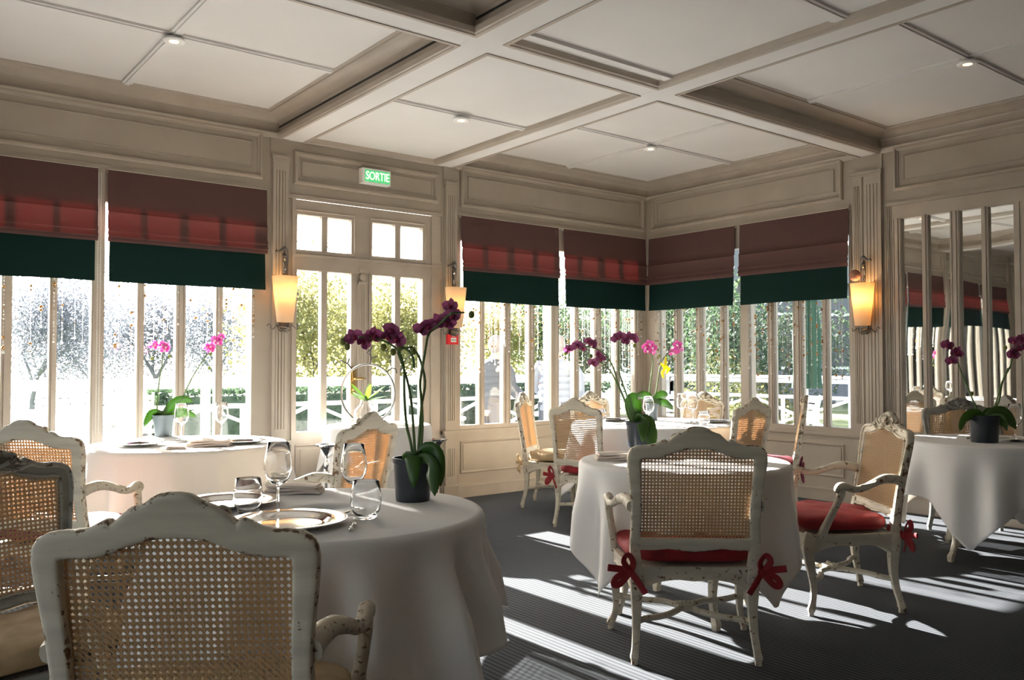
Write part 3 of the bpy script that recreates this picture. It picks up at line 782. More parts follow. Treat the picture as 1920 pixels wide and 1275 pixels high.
def tie_mb(sx):
    b = MB()
    def rib(pts, wd=.011):
        pp, r2 = smooth_path(pts, [wd*1.25]*len(pts), 4); b.tube(pp, r2, 8, .3, .35)
    x, y, z = .272*sx, -.262, .385
    rib([(.24*sx, -.20, .425), (.262*sx, -.245, .41), (x, y, z)], .013)
    b.ball((x, y-.008, z), .019, 8, 6)
    rib([(x, y-.012, z), (x+.03*sx, y-.03, z+.045), (x+.012*sx, y-.03, z+.075), (x-.01*sx, y-.02, z+.04), (x, y-.012, z)], .011)
    rib([(x, y-.012, z), (x+.055*sx, y-.02, z-.02), (x+.07*sx, y-.022, z-.05), (x+.045*sx, y-.02, z-.05), (x, y-.012, z)], .011)
    rib([(x, y-.012, z), (x+.045*sx, y-.02, z+.012), (x+.095*sx, y-.03, z+.02)], .012)
    rib([(x, y-.012, z), (x-.03*sx, y-.03, z-.04), (x-.06*sx, y-.035, z-.085)], .012)
    return b
def carving_mb():
    b = MB(); b.wear = .9
    def Q(x, z, d=.024): return (x, by_(z)+d, z)
    for k in range(-3, 4):
        a = k*.36; pts = [Q(.006*k, .925), Q(.02*math.sin(a)*1.1+.006*k, .945, .034), Q(.045*math.sin(a), .945+.035*math.cos(a), .030)]
        pp, r2 = smooth_path(pts, [.005, .009, .004]); b.tube(pp, r2, 7)
    for sx in (-1, 1):
        for pts, r_ in (([(.02, .925), (.05, .915), (.085, .93), (.10, .945), (.085, .955), (.07, .945)], .007), ([(.03, .905), (.07, .898), (.12, .905), (.15, .915), (.17, .905)], .006), ([(.10, .925), (.13, .92), (.15, .928)], .006), ([(.0, .915), (.03, .94), (.06, .955)], .006)):
            pp, r2 = smooth_path([Q(x*sx, z, .022) for x, z in pts], [r_]*(len(pts)-1)+[r_*.4]); b.tube(pp, r2, 7)
    b.ball(Q(0, .922, .03), .014, 10, 8)
    return b
ME = {}
ME['back_frame'] = back_frame_mb().build('back_frame', 'chair', mesh_only=True, smooth=48)
ME['cane_panel'] = cane_mb().build('cane_panel', 'cane', mesh_only=True, smooth=0)
for k, (fr, sx) in enumerate(((0, -1), (0, 1), (1, -1), (1, 1))): ME['leg%d' % k] = leg_mb(fr, sx).build('leg', 'chair', mesh_only=True, smooth=50)
for k, sx in enumerate((-1, 1)):
    ME['arm%d' % k] = arm_mb(sx).build('arm', 'chair', mesh_only=True, smooth=50); 
    for c in ('red', 'plum', 'beige', 'white_cushion'): ME['tie%d%s' % (k, c)] = tie_mb(sx).build('tie', c, mesh_only=True, smooth=60)
ME['seat_rail'] = rail_mb().build('seat_rail', 'chair', mesh_only=True, smooth=40)
ME['stretcher'] = stretcher_mb().build('stretcher', 'chair', mesh_only=True, smooth=50)
ME['crest_carving'] = carving_mb().build('crest_carving', 'chair', mesh_only=True, smooth=50)
for c in ('red', 'plum', 'beige', 'white_cushion'): ME['cushion'+c] = cushion_mb(3).build('seat_cushion', c, mesh_only=True, smooth=60)
CUSH = {'red': 'red velvet cushion tied on with bows', 'plum': 'plum velvet cushion with dark ties', 'beige': 'tan velvet cushion', 'white_cushion': 'cream cushion'}
def chair(center, facing, label, cush='red', arms=True, ties=True, grey=False, group=None, sx=1.0):
    fx, fy = facing; rz = math.atan2(fy, fx)-PI/2
    nm = 'cane_armchair' if arms else 'cane_side_chair'
    root = thing(nm, label, 'chair', (center[0], center[1], 0), rz, group)
    if sx != 1.0: root.scale = (sx, 1, 1)
    def add(nm, me, par=root):
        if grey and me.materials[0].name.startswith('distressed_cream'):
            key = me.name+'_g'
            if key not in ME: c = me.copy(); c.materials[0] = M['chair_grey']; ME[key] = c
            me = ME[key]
        o = bpy.data.objects.new(nm, me); COL.objects.link(o); o.parent = par; return o
    bf = add('back_frame', ME['back_frame']); lab(add('cane_panel', ME['cane_panel']), 'woven honey-coloured cane panel'); add('crest_carving', ME['crest_carving'], bf)
    for k in range(4): add('leg', ME['leg%d' % k])
    if arms:
        for k in range(2): add('arm', ME['arm%d' % k])
    add('seat_rail', ME['seat_rail']); add('stretcher', ME['stretcher'])
    cu = lab(add('seat_cushion', ME['cushion'+cush]), CUSH[cush])
    if ties:
        for k in range(2): add('tie', ME['tie%d%s' % (k, cush)], cu)
    return root
def vd(lat, fwd): v_ = RIGHT*lat+FWD*fwd; return (v_.x, v_.y)
def rear(pos, facing, d=.30):   # position of the top of the back -> chair origin
    L = math.hypot(*facing); return (pos[0]+facing[0]/L*d, pos[1]+facing[1]/L*d)
C = {}
def back_at(lat, fwd, f, d=.31):     # lateral / forward position of the back's top and facing, both in view terms
    L = math.hypot(*f); p = RIGHT*(lat+f[0]/L*d)+FWD*(fwd+f[1]/L*d); return (CX+p.x, CY+p.y), vd(*f)
c_, f = back_at((333-960)/F*1.72, 1.72, (-.04, 1), .32); C[1] = chair(c_, f, 'largest distressed cane armchair in the foreground, seen from behind', 'beige', ties=True)
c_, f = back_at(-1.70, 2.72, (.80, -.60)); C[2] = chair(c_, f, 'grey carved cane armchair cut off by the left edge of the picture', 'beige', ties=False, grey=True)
c_, f = back_at(-2.25, 3.93, (.12, 1)); C[3] = chair(c_, f, 'cane armchair seen from behind at the sunlit table by the left windows', 'plum', ties=False)
c_, f = back_at(-.765, 4.55, (-.93, .38)); C[4] = chair(c_, f, 'cane armchair turned left, seen just behind the near wine glasses', 'white_cushion', ties=False)
C[5] = chair((-4.072, -4.018), (.636, .772), 'cane armchair with red cushion seen from behind in the middle of the room', 'red')
C[6] = chair((-2.895, -4.01), (-.787, .617), 'cane armchair with red cushion seen from the side, bow tied at its back', 'red')
C[7] = chair((-2.44, -1.69), (.929, .379), 'cane side chair with red cushion in front of the corner table, seen from behind', 'red', arms=False, sx=.76)
C[8] = chair((-2.10, -.885), (.565, -.82), 'cane side chair with tan cushion against the back wall windows', 'beige', arms=False, sx=.76)
C[9] = chair((-1.55, -1.03), (-.02, -1), 'carved cane side chair with its back to the corner post, facing the room', 'white_cushion', arms=False, ties=False, sx=.76)
C[10] = chair((-1.07, -1.50), (-.965, -.262), 'carved cane side chair facing the corner table from the right wall windows', 'white_cushion', arms=False, ties=False, sx=.76)
c_, f = back_at(1.83, 6.46, (-.6, .8)); C[11] = chair(c_, f, 'cane side chair seen from behind at the right of the corner table', 'plum', arms=False, ties=False, sx=.76)
c_, f = back_at(2.39, 6.95, (-.955, .30)); C[12] = chair(c_, f, 'cane chair seen edge-on with a plum cushion and dark trailing ties', 'plum', arms=False, ties=True, sx=.76)
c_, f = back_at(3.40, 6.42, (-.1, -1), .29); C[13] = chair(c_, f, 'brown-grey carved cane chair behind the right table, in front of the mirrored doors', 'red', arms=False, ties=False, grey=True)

# ------------------------------------------------------------------ tables and cloths
def table(c, r, label, h=.745):
    root = thing('round_table', label, 'table', (c[0], c[1], 0))
    b = MB(); b.lathe([(.01, h-.03), (r-.01, h-.03), (r, h-.02), (r, h-.006), (r-.008, h), (.01, h)], (0, 0, 0), 64); b.build('tabletop', 'chair', root)
    b = MB(); b.lathe([(r*.66, h-.12), (r*.7, h-.12), (r*.7, h-.03), (r*.66, h-.03)], (0, 0, 0), 48); b.build('apron', 'chair', root)
    for k in range(4):
        a = PI/4+k*PI/2+.35; b = MB(); b.wear = .5
        pts = [(.66, h-.04), (.68, .62), (.70, .5), (.66, .3), (.62, .15), (.66, .06), (.69, .03), (.69, 0)]; rr = [.03, .034, .034, .026, .019, .018, .022, .018]
        pp, r2 = smooth_path([(math.cos(a)*q*r, math.sin(a)*q*r, z) for q, z in pts], rr); b.tube(pp, r2, 10, .5); b.build('leg', 'chair', root)
    return root
def cloth(c, R0, a_, phi, label, h=.752, flare=.10, nf=13, seed=1, name='tablecloth', amp=.035, full=None, round_=False):
    b = MB(); N = 320; rnd = random.Random(seed); ph = [rnd.random()*2*PI for _ in range(6)]
    loops = []
    tops = [.02, .35, .7, .9, .97]
    for q in tops: loops.append([(c[0]+q*R0*math.cos(2*PI*k/N), c[1]+q*R0*math.sin(2*PI*k/N), h) for k in range(N)])
    NS = 26
    for j in range(NS+1):
        t = j/NS; lp = []
        for k in range(N):
            th = 2*PI*k/N; q = th-phi
            dist = a_ if round_ else a_/max(abs(math.cos(q)), abs(math.sin(q)))
            # soften the cloth corner
            L = min(dist, a_*1.38)-R0; L -= .10*max(0, (L-(a_*1.22-R0)))*4*.9
            s = L*t
            corner = max(0, math.cos(4*q))*-1 if False else .5-.5*math.cos(4*q)   # 1 at the corners
            fold = math.sin(nf*th+ph[0])+.55*math.sin((nf-5)*th+ph[1])+.35*math.sin((nf+6)*th+ph[2])
            g_ = (s/(s+.12))
            rad = R0+.012*min(1, s/.02)+flare*(s**1.1)*(.5+.9*corner)+amp*g_*fold*min(1, s/.25)
            # shoulder
            dz = s-.008*min(1, s/.02)
            zz = h-dz*math.sqrt(max(.2, 1-(flare*.8)**2))
            twist = .05*g_*math.sin(3*th+ph[3])*s
            lp.append((c[0]+rad*math.cos(th+twist), c[1]+rad*math.sin(th+twist), max(zz, .012)))
        loops.append(lp)
    b.loft(loops, caps=False)
    b.add([loops[0][i] for i in range(N)], [tuple(range(N))])
    o = b.build(name, 'linen', smooth=70)
    md_ = o.modifiers.new('thickness', 'SOLIDIFY'); md_.thickness = .0022; md_.offset = 1
    # hem: a stitched band near the edge
    hb = MB(); L2 = []
    for jj, dn in ((NS-1, .0012), (NS, .0012)): L2.append(loops[len(tops)+jj])
    return tag(o, label, 'tablecloth')
T1 = (-5.757, -3.905); T2 = (-3.66, -3.66); T3 = (-1.21, -4.16); T4 = (-1.72, -1.665); T5 = (-5.354, -1.138); T6 = (-3.668, -.50)
table(T1, .515, 'round table nearest the camera, hidden under its cloth'); cloth(T1, .52, .85, R(-38), 'long white cloth on the nearest table, its corner hanging over the dark carpet', seed=2, flare=.16, amp=.07, nf=17)
table(T2, .515, 'round table in the middle of the room under a white cloth'); cloth(T2, .52, .86, R(40), 'white cloth of the middle table, behind the armchair with the red cushion', seed=5, nf=11, flare=.06, amp=.04)
table(T3, .515, 'round table at the right edge before the mirrored doors'); cloth(T3, .52, .86, R(52), 'white cloth with pointed corners on the table before the mirrored doors', seed=9, nf=12, flare=.09, amp=.045)
table(T4, .66, 'large round table in the far window corner'); cloth(T4, .67, 1.0, R(10), 'sunlit white cloth on the large table in the window corner', seed=4, nf=15)
table(T5, .575, 'round table by the windows at the left'); cloth(T5, .58, 1.0, R(30), 'cream white cloth on the table by the left windows', seed=6, nf=14)
table(T6, .385, 'small round serving table in front of the french doors'); cloth(T6, .39, .39+.715, 0, 'floor length white cloth on the small table by the french doors', seed=8, nf=10, flare=.09, amp=.022, round_=True)
cloth(T6, .405, .62, R(15), 'square white overlay spread on the small table by the french doors', h=.757, seed=12, nf=7, flare=.13, amp=.014, name='table_overlay')
TZ = .7545
# ------------------------------------------------------------------ tableware
def on(px, py, z=TZ): p = PZ(px, py, z); return (p.x, p.y, z)
WG = [(.0005, .003), (.034, .002), (.036, .004), (.02, .008), (.006, .012), (.0042, .03), (.004, .085), (.006, .098), (.02, .105), (.036, .122), (.0455, .15), (.046, .165), (.042, .195), (.034, .238), (.0332, .239), (.0325, .238), (.041, .195), (.0447, .165), (.0442, .15), (.035, .1235), (.019, .108), (.001, .105)]
TB_ = [(.0005, .0), (.026, .0), (.034, .006), (.044, .028), (.048, .05), (.046, .08), (.040, .116), (.0392, .117), (.0385, .116), (.0445, .08), (.0465, .05), (.042, .03), (.032, .012), (.001, .009)]
b = MB(); b.lathe(WG, n=36); WGM = b.build('wine_glass', 'glass', mesh_only=True, smooth=60)
b = MB(); b.lathe(TB_, n=36); TBM = b.build('tumbler', 'glass', mesh_only=True, smooth=60)
def obj_at(name, me, loc, label, cat, rz=0, s=1, group=None):
    o = bpy.data.objects.new(name, me); COL.objects.link(o); o.location = loc; o.rotation_euler = (0, 0, rz); o.scale = (s,)*3
    return tag(o, label, cat, group)
obj_at('wine_glass', WGM, on(521, 967), 'tall stemmed wine glass behind the near silver charger', 'wine glass')
obj_at('wine_glass', WGM, on(663, 962), 'stemmed wine glass left of the orchid pot on the nearest table', 'wine glass', s=.96)
obj_at('tumbler', TBM, on(465, 963), 'stemless tumbler between the two silver chargers', 'tumbler')
obj_at('tumbler', TBM, on(686, 972), 'stemless tumbler right of the near charger beside the knife', 'tumbler', s=1.03)
def charger(loc, r, label, m_='silver'):
    b = MB(); b.lathe([(.001, .004), (r*.55, .004), (r*.62, .006), (r*.68, .014), (r*.98, .021), (r, .020), (r*.99, .016), (r*.68, .006), (r*.55, 0), (.001, 0)], (0, 0, 0), 56)
    o = b.build('charger_plate', m_, smooth=50); o.location = loc; return tag(o, label, 'plate')
charger(on(540, 984), .18, 'large polished silver charger nearest the camera')
charger(on(430, 947), .17, 'polished silver charger further back on the nearest table')
charger(on(262, 836), .14, 'round plate left on the sunlit table by the windows', 'silver')
charger(on(456, 831), .14, 'round plate on the right of the sunlit table by the windows', 'silver')
charger(on(1896, 826), .15, 'plate behind the orchid on the right table', 'silver')
charger(on(1150, 789), .14, 'plate on the left side of the corner table', 'silver')
charger(on(1345, 792), .13, 'plate on the right side of the corner table', 'silver')
def knife(loc, rz, label):
    root = thing('table_knife', label, 'knife', loc, rz)
    b = MB(); b.tube([(0, -.005, .006), (0, -.03, .006), (0, -.06, .007), (0, -.095, .008)], [.004, .0055, .006, .009], 8, .3, .7)
    for k in range(7): b.ball((.004*math.sin(k*2.1), -.10-.004*(k % 3), .008+.003*math.cos(k*1.7)), .0055, 6, 5)
    b.build('handle', 'silver', root)
    b = MB(); b.prism([(-.002, .002), (.007, .001), (.009, .0035), (-.002, .005)], 0, .10); b.build('blade', 'silver', root, smooth=0)
knife(on(662, 985), R(-30), 'silver knife with twisted handle right of the near charger')
knife(on(422, 975), R(-30), 'silver knife tip showing beside the crest of the nearest chair')
def napkin(loc, rz, label, s=1.0, m_='napkin'):
    b = MB(); rnd = random.Random(len(label))
    for k in range(3):
        z0 = .002+k*.010; L = .105-k*.006; W_ = .055-k*.003; loops = []
        for i in range(9):
            t = i/8*2-1; x = t*L; zz = z0+.003*math.sin(t*3+k)+(.004 if k == 2 else 0)*t*t; ww = W_*(1-.08*t*t)
            loops.append([(x, -ww, zz), (x, -ww*.4, zz-.001), (x, ww*.4, zz-.0), (x, ww, zz+.001), (x, ww+.003, zz+.005), (x, ww, zz+.010), (x, 0, zz+.011), (x, -ww, zz+.009)])
        b.loft(loops)
    o = b.build('napkin', m_, smooth=60); o.location = loc; o.rotation_euler = (0, 0, rz); o.scale = (s,)*3; return tag(o, label, 'napkin')
napkin(on(552, 924), R(-38), 'folded beige napkin behind the tall wine glass')
napkin(on(1158, 862), R(-35), 'folded napkin on the left of the middle table', 1.1)
napkin(on(392, 836), R(-30), 'folded napkin between the plates of the left window table', 1.2)
napkin(on(330, 842), R(-20), 'small silver and linen setting left of the napkin on the left window table', .5)
obj_at('wine_glass', WGM, on(340, 826), 'wine glass right of the grey orchid pot by the left windows', 'wine glass')
obj_at('wine_glass', WGM, on(415, 822), 'wine glass standing before the window post on the left table', 'wine glass')
obj_at('wine_glass', WGM, on(1278, 790), 'wine glass left of the pair on the corner table', 'wine glass', group='wine glasses on the corner table')
obj_at('wine_glass', WGM, on(1299, 793), 'wine glass right of the pair on the corner table', 'wine glass', group='wine glasses on the corner table')
obj_at('wine_glass', WGM, on(1216, 800), 'wine glass in front of the grey orchid pot on the corner table', 'wine glass', group='wine glasses on the corner table')
obj_at('tumbler', TBM, on(1320, 798), 'tumbler on the right side of the corner table', 'tumbler')
obj_at('tumbler', TBM, on(1127, 793), 'tumbler behind the side chair on the corner table', 'tumbler')
obj_at('wine_glass', WGM, on(1903, 828), 'wine glass at the right edge of the picture beside the orchid', 'wine glass')
napkin(on(1808, 822), R(10), 'folded white napkin left of the orchid on the right table', .6, 'linen')
# ------------------------------------------------------------------ orchids
def petal(b, c, n, u, L, W_, curl=.25):
    """a curved petal from centre c in direction u, on a plane with normal n"""
    v = n.cross(u); g = []
    for i in range(5):
        t = i/4; w2 = W_*math.sin(PI*min(1, .12+.8*t))**.7*.5*(1 if i < 4 else .35)
        for j in (-1, 0, 1): g.append(c+u*(L*t)+v*(w2*j)+n*(curl*L*(t*t*.35)-(abs(j)*w2*.3)))
    fs = []
    for i in range(4):
        for j in range(2): a = i*3+j; fs.append((a, a+1, a+4, a+3))
    b.add(g, fs)
def flower_mesh(name, mp, ml, seed):
    b = MB(); n = Vector((0, 0, 1)); rnd = random.Random(seed); c = Vector((0, 0, 0))
    for k, (an, L, W_) in enumerate(((90, .038, .030), (215, .036, .028), (325, .036, .028), (5, .042, .046), (175, .042, .046))):
        a = R(an+rnd.uniform(-6, 6)); petal(b, c+n*(.001*k), n, Vector((math.cos(a), math.sin(a), 0)), L, W_, rnd.uniform(.3, .9))
    b.cur = 1; b.ball((0, -.006, .010), .010, 8, 6, (1, 1.2, .9)); b.ball((.008, .002, .008), .005, 6, 4); b.ball((-.008, .002, .008), .005, 6, 4)
    return b.build(name, [mp, ml], mesh_only=True, smooth=60)
FM = {'dark': [flower_mesh('flower', 'petal', 'lip', k) for k in range(3)], 'pink': [flower_mesh('flower', 'petalpink', 'pinkheart', k+5) for k in range(3)]}
def orchid(base, D, label, stems, flowers, buds, leaves, kind='dark', potm='pot', ph=.155, pr=(.06, .073), fs=1.0, pot_name='pot'):
    """stems: pixel paths at depth D (+offset); all geometry is real and stands in the pot"""
    root = thing('potted_orchid', label, 'plant', base); O = Vector(base); rnd = random.Random(len(label))
    b = MB(); b.lathe([(.001, 0), (pr[0], 0), (pr[0]+.002, .01), (pr[1]-.003, ph-.02), (pr[1], ph-.018), (pr[1]+.002, ph), (pr[1]-.004, ph), (pr[1]-.006, ph-.025), (.001, ph-.03)], (0, 0, 0), 40); b.build(pot_name, potm, root)
    b = MB(); b.lathe([(.001, ph-.03), (pr[1]-.009, ph-.032), (pr[1]-.009, ph-.022), (.001, ph-.018)], n=20); b.build('bark_chips', 'soil', root)
    for st in stems:
        pts = []
        for i, q in enumerate(st): 
            off = q[2] if len(q) > 2 else 0
            pts.append(P(q[0], q[1], D+off)-O)
        pp, r2 = smooth_path([tuple(p) for p in pts], [.0055-.0025*i/len(pts) for i in range(len(pts))], 4)
        b = MB(); b.tube(pp, [r*fs for r in r2], 7)
        for i in range(1, len(pts)-1): b.ball(tuple(pts[i]), .0062*fs, 6, 4)
        b.build('stem', 'stem', root)
    for i, q in enumerate(flowers):
        off = q[3] if len(q) > 3 else 0
        me = FM[kind][i % 3]; o = bpy.data.objects.new('flower', me); COL.objects.link(o); o.parent = root
        o.location = P(q[0], q[1], D+off)-O
        a = R(q[2]); nrm = (-FWD*math.cos(a*1.5)+RIGHT*(math.sin(a*1.5)+rnd.uniform(-.5, .5))+UP*rnd.uniform(-.5, .3)).normalized()
        o.rotation_euler = (nrm.to_track_quat('Z', 'Y').to_matrix() @ Matrix.Rotation(rnd.uniform(-.5, .5), 3, 'Z')).to_euler(); o.scale = (fs*rnd.uniform(.75, .95),)*3
    for q in buds:
        b = MB(); p = P(q[0], q[1], D)-O; b.ball(tuple(p), .011*fs, 8, 6, (1, 1, 1.25)); b.build('bud', 'bud', root)
    for (ax, ay, mx_, my_, tx, ty, wd, dd) in leaves:   # leaf base, mid, tip in pixels, width m, depth offset of the tip
        a0 = P(ax, ay, D)-O; a1 = P(mx_, my_, D+dd*.5)-O; a2 = P(tx, ty, D+dd)-O
        b = MB(); g = []; NSG = 12
        for i in range(NSG+1):
            t = i/NSG; p = a0*(1-t)**2+a1*2*t*(1-t)+a2*t*t; tg = ((a1-a0)*(1-t)+(a2-a1)*t).normalized()
            sd2 = tg.cross((FWD+UP*.45).normalized())
            sd2 = sd2.normalized() if sd2.length > .1 else RIGHT
            nm_ = sd2.cross(tg); w2 = wd*.5*(math.sin(PI*min(.97, .1+.88*t))**.6)*(1 if i < NSG else .2)
            for j in (-1, -.5, 0, .5, 1): g.append(p+sd2*w2*j+nm_*(abs(j)*w2*.35))
        fs_ = [(i*5+j, i*5+j+1, (i+1)*5+j+1, (i+1)*5+j) for i in range(NSG) for j in range(4)]
        b.add(g, fs_); o = b.build('leaf', 'leaf', root, smooth=80); mo = o.modifiers.new('thickness', 'SOLIDIFY'); mo.thickness = .0018
    return root
p0 = PZ(774, 938, TZ)
orchid((p0.x, p0.y, TZ), 2.98, 'orchid with dark purple flowers in a black pot on the nearest table',
       [[(776, 868), (770, 830), (762, 795), (758, 740, -.03), (757, 690), (748, 660), (728, 643), (700, 634), (672, 632, -.04)], [(783, 868), (786, 820), (790, 765), (797, 715, .02), (785, 668), (770, 652), (752, 655)], [(779, 868), (775, 800), (770, 745), (760, 700), (745, 660)],
        [(787, 868), (792, 800), (790, 750), (788, 715), (797, 660), (803, 628), (815, 616), (832, 600, -.03), (846, 588, -.05), (870, 586, -.03)], [(776, 690), (772, 665), (755, 650)]],
       [(663, 632, 20), (699, 630, 15), (727, 630, 30), (735, 618, -10), (745, 637, 0), (790, 618, -25), (800, 612, 25), (822, 603, -20), (836, 605, 30), (845, 574, 5), (848, 592, -15), (680, 640, 40)],
       [(643, 640), (651, 650), (719, 651), (749, 652), (775, 659), (884, 590), (737, 660)],
       [(780, 868, 772, 820, 776, 915, .062, -.07), (785, 868, 815, 810, 826, 912, .07, -.05), (782, 866, 812, 850, 815, 930, .06, -.10), (782, 864, 800, 838, 806, 848, .05, .05), (778, 864, 765, 850, 757, 868, .045, .06)])
p0 = PZ(1197, 838, TZ); D2 = 4.05+.55
d2 = (Vector((p0.x, p0.y, 0))-Vector((CX, CY, 0))).dot(FWD)
orchid((p0.x, p0.y, TZ), d2, 'orchid with dusky purple flowers in a black pot on the middle table',
       [[(1192, 800), (1178, 765), (1160, 722), (1150, 690), (1135, 665), (1112, 652), (1085, 650)], [(1195, 800), (1180, 755), (1165, 712), (1160, 690), (1160, 640)], [(1190, 800), (1175, 760), (1155, 715), (1140, 690), (1120, 676)]],
       [(1066, 655, 20), (1082, 648, -10), (1092, 652, 30), (1104, 640, 0), (1112, 645, -20), (1122, 664, 15), (1127, 672, -15), (1155, 634, -20), (1163, 630, 10), (1172, 640, 30), (1180, 632, -10), (1188, 634, 20), (1112, 680, 0)],
       [(1060, 662), (1108, 668), (1190, 648)],
       [(1195, 800, 1180, 740, 1196, 745, .10, -.03), (1198, 800, 1215, 770, 1222, 845, .10, -.08), (1200, 798, 1225, 790, 1226, 838, .07, .02), (1196, 798, 1210, 760, 1205, 830, .08, -.12)], ph=.15)
p0 = PZ(1222, 788, TZ); d4 = (Vector((p0.x, p0.y, 0))-Vector((CX, CY, 0))).dot(FWD)
orchid((p0.x, p0.y, TZ), d4, 'magenta orchid with a yellow ribbon in a grey pot on the corner table',
       [[(1220, 752), (1218, 730), (1222, 700), (1224, 672), (1218, 660)], [(1226, 752), (1232, 725), (1236, 695), (1244, 672), (1262, 655)]],
       [(1210, 650, 0), (1217, 645, 20), (1225, 652, -20), (1214, 657, 10), (1223, 659, 30), (1270, 646, 0), (1276, 652, 30), (1262, 660, -20), (1268, 657, 0)], [(1236, 668)],
       [(1222, 754, 1212, 735, 1190, 745, .08, -.04), (1224, 754, 1240, 735, 1252, 742, .08, 0), (1226, 755, 1245, 750, 1262, 768, .07, .05), (1224, 756, 1232, 752, 1240, 760, .07, -.1)], kind='pink', potm='potgrey', ph=.15, pr=(.048, .062), fs=1.15)
b = MB(); 
for (x_, y_, q) in ((1246, 678, .3), (1244, 700, -.4), (1249, 692, .8), (1241, 690, 1.4)):
    c_ = P(x_, y_, d4-.03); b.tube([c_-UP*.04, c_+RIGHT*.03*math.sin(q), c_+UP*.045+RIGHT*.02*math.cos(q*3)], [.012, .02, .006], 6, 0, .3)
tag(b.build('ribbon_bow', 'yellow'), 'bright yellow ribbon tied to the corner table orchid', 'ribbon')
p0 = PZ(1846, 829, TZ); d3 = (Vector((p0.x, p0.y, 0))-Vector((CX, CY, 0))).dot(FWD)
orchid((p0.x, p0.y, TZ), d3, 'orchid in a black pot on the table before the mirrored doors',
       [[(1842, 785), (1828, 760), (1818, 735), (1805, 705), (1795, 678), (1785, 662)], [(1850, 785), (1872, 755), (1880, 715), (1893, 690), (1900, 665), (1908, 645)], [(1848, 785), (1866, 760), (1876, 725), (1890, 690)]],
       [(1775, 647, 0), (1780, 650, 30), (1790, 662, -10), (1796, 660, 20), (1784, 676, 0), (1896, 662, 20), (1902, 640, -10), (1912, 636, 20), (1908, 655, 0), (1918, 650, 10), (1899, 665, 0)], [(1885, 652), (1822, 738)],
       [(1846, 786, 1815, 765, 1800, 808, .085, -.1), (1848, 786, 1880, 755, 1905, 805, .085, -.02), (1846, 785, 1850, 758, 1880, 800, .07, .1), (1844, 784, 1826, 770, 1818, 775, .06, .12), (1850, 786, 1888, 775, 1888, 808, .06, -.12)], ph=.17, pr=(.075, .088), fs=1.1)
p0 = PZ(306, 818, TZ); d5 = (Vector((p0.x, p0.y, 0))-Vector((CX, CY, 0))).dot(FWD)
orchid((p0.x, p0.y, TZ), d5, 'bright magenta orchid in a grey pot on the left window table',
       [[(294, 785), (295, 755), (298, 720), (304, 680), (305, 660)], [(330, 772), (345, 740), (362, 705), (378, 680), (396, 655)], [(298, 785), (320, 775), (332, 765)]],
       [(288, 648, 10), (292, 645, -20), (304, 646, 20), (313, 650, 0), (308, 655, 30), (388, 650, 0), (396, 648, 20), (404, 637, -10), (415, 632, 20), (394, 656, 10), (410, 641, 0)], [(285, 672), (318, 668), (395, 664), (392, 690)],
       [(306, 784, 285, 760, 270, 800, .06, -.06), (306, 784, 330, 740, 362, 753, .07, 0), (308, 785, 345, 768, 368, 782, .06, .05), (304, 784, 290, 770, 276, 778, .06, .05)], kind='pink', potm='potgrey', ph=.145, pr=(.052, .07), fs=.95)
# silver hoop, vase with foliage and stands at the small table
p6 = PZ(700, 795, .762)
dh = 6.85
root = thing('hoop_sculpture', 'thin silver hoop ornament with twig details on the small table', 'ornament', (P(690, 795, dh).x, P(690, 795, dh).y, .762)); O = Vector(root.location)
b = MB(); pts = [P(690+50*math.cos(a), 738+55*math.sin(a), dh)-O for a in [2*PI*k/48 for k in range(49)]]
b.tube(pts, .009, 8); b.build('hoop', 'steel', root)
for pth in ([(693, 683), (696, 672), (694, 660), (698, 648)], [(695, 672), (708, 668)], [(695, 665), (688, 662), (694, 655)], [(660, 692), (652, 682), (640, 676), (630, 680)], [(652, 682), (655, 672)], [(722, 700), (735, 690), (742, 692), (744, 700)]):
    b = MB(); b.tube([P(x, y, dh)-O for x, y in pth], .006, 6); b.build('twig', 'iron', root)
vz = PZ(690, 797, .762)
root = thing('flower_vase', 'round glass vase with a small green plant on the table by the french doors', 'vase', (P(686, 795, 6.75).x, P(686, 795, 6.75).y, .762)); O = Vector(root.location)
b = MB(); b.lathe([(.001, 0), (.05, 0), (.085, .03), (.1, .075), (.09, .12), (.05, .16), (.042, .19), (.05, .2), (.047, .2), (.038, .19), (.046, .158), (.085, .12), (.095, .075), (.08, .034), (.001, .01)], n=36); b.build('glass_vase', 'glass', root)
for k in range(11):
    a = k*.9; L = .07+.05*((k*7) % 5)/5; b = MB(); c0 = Vector((0, 0, .19)); tip = Vector((math.cos(a)*L*1.2, math.sin(a)*L*1.2, .19+.08+.07*((k*3) % 4)/4-.05*(L > .1)))
    petal(b, c0, (UP-(tip-c0).normalized()*.5).normalized(), (tip-c0).normalized(), (tip-c0).length*1.3, .05, -.5); b.build('leaf', 'leaf', root, smooth=80)
def stand(px, ytop, D, label, h):
    p = P(px, ytop, D); root = thing('silver_stand', label, 'stand', (p.x, p.y, 0)); z = p.z
    b = MB(); b.lathe([(.001, z-.02), (.06, z-.018), (.085, z-.012), (.088, z), (.08, z), (.07, z-.008), (.001, z-.01)], n=30); b.build('dish', 'silver', root)
    b = MB(); b.lathe([(.02, .02), (.012, .04), (.010, z-.25), (.018, z-.22), (.022, z-.2), (.012, z-.18), (.022, z-.15), (.014, z-.12), (.012, z-.08), (.03, z-.05), (.05, z-.02)], n=18); b.build('stem', 'silver', root)
    b = MB(); b.lathe([(.001, 0), (.13, 0), (.13, .012), (.04, .025), (.001, .03)], n=30); b.build('foot', 'silver', root)
stand(612, 833, 6.25, 'polished silver stand left of the small cloth-covered table', 0)
stand(819, 823, 6.75, 'polished silver stand right of the small cloth-covered table', 0)

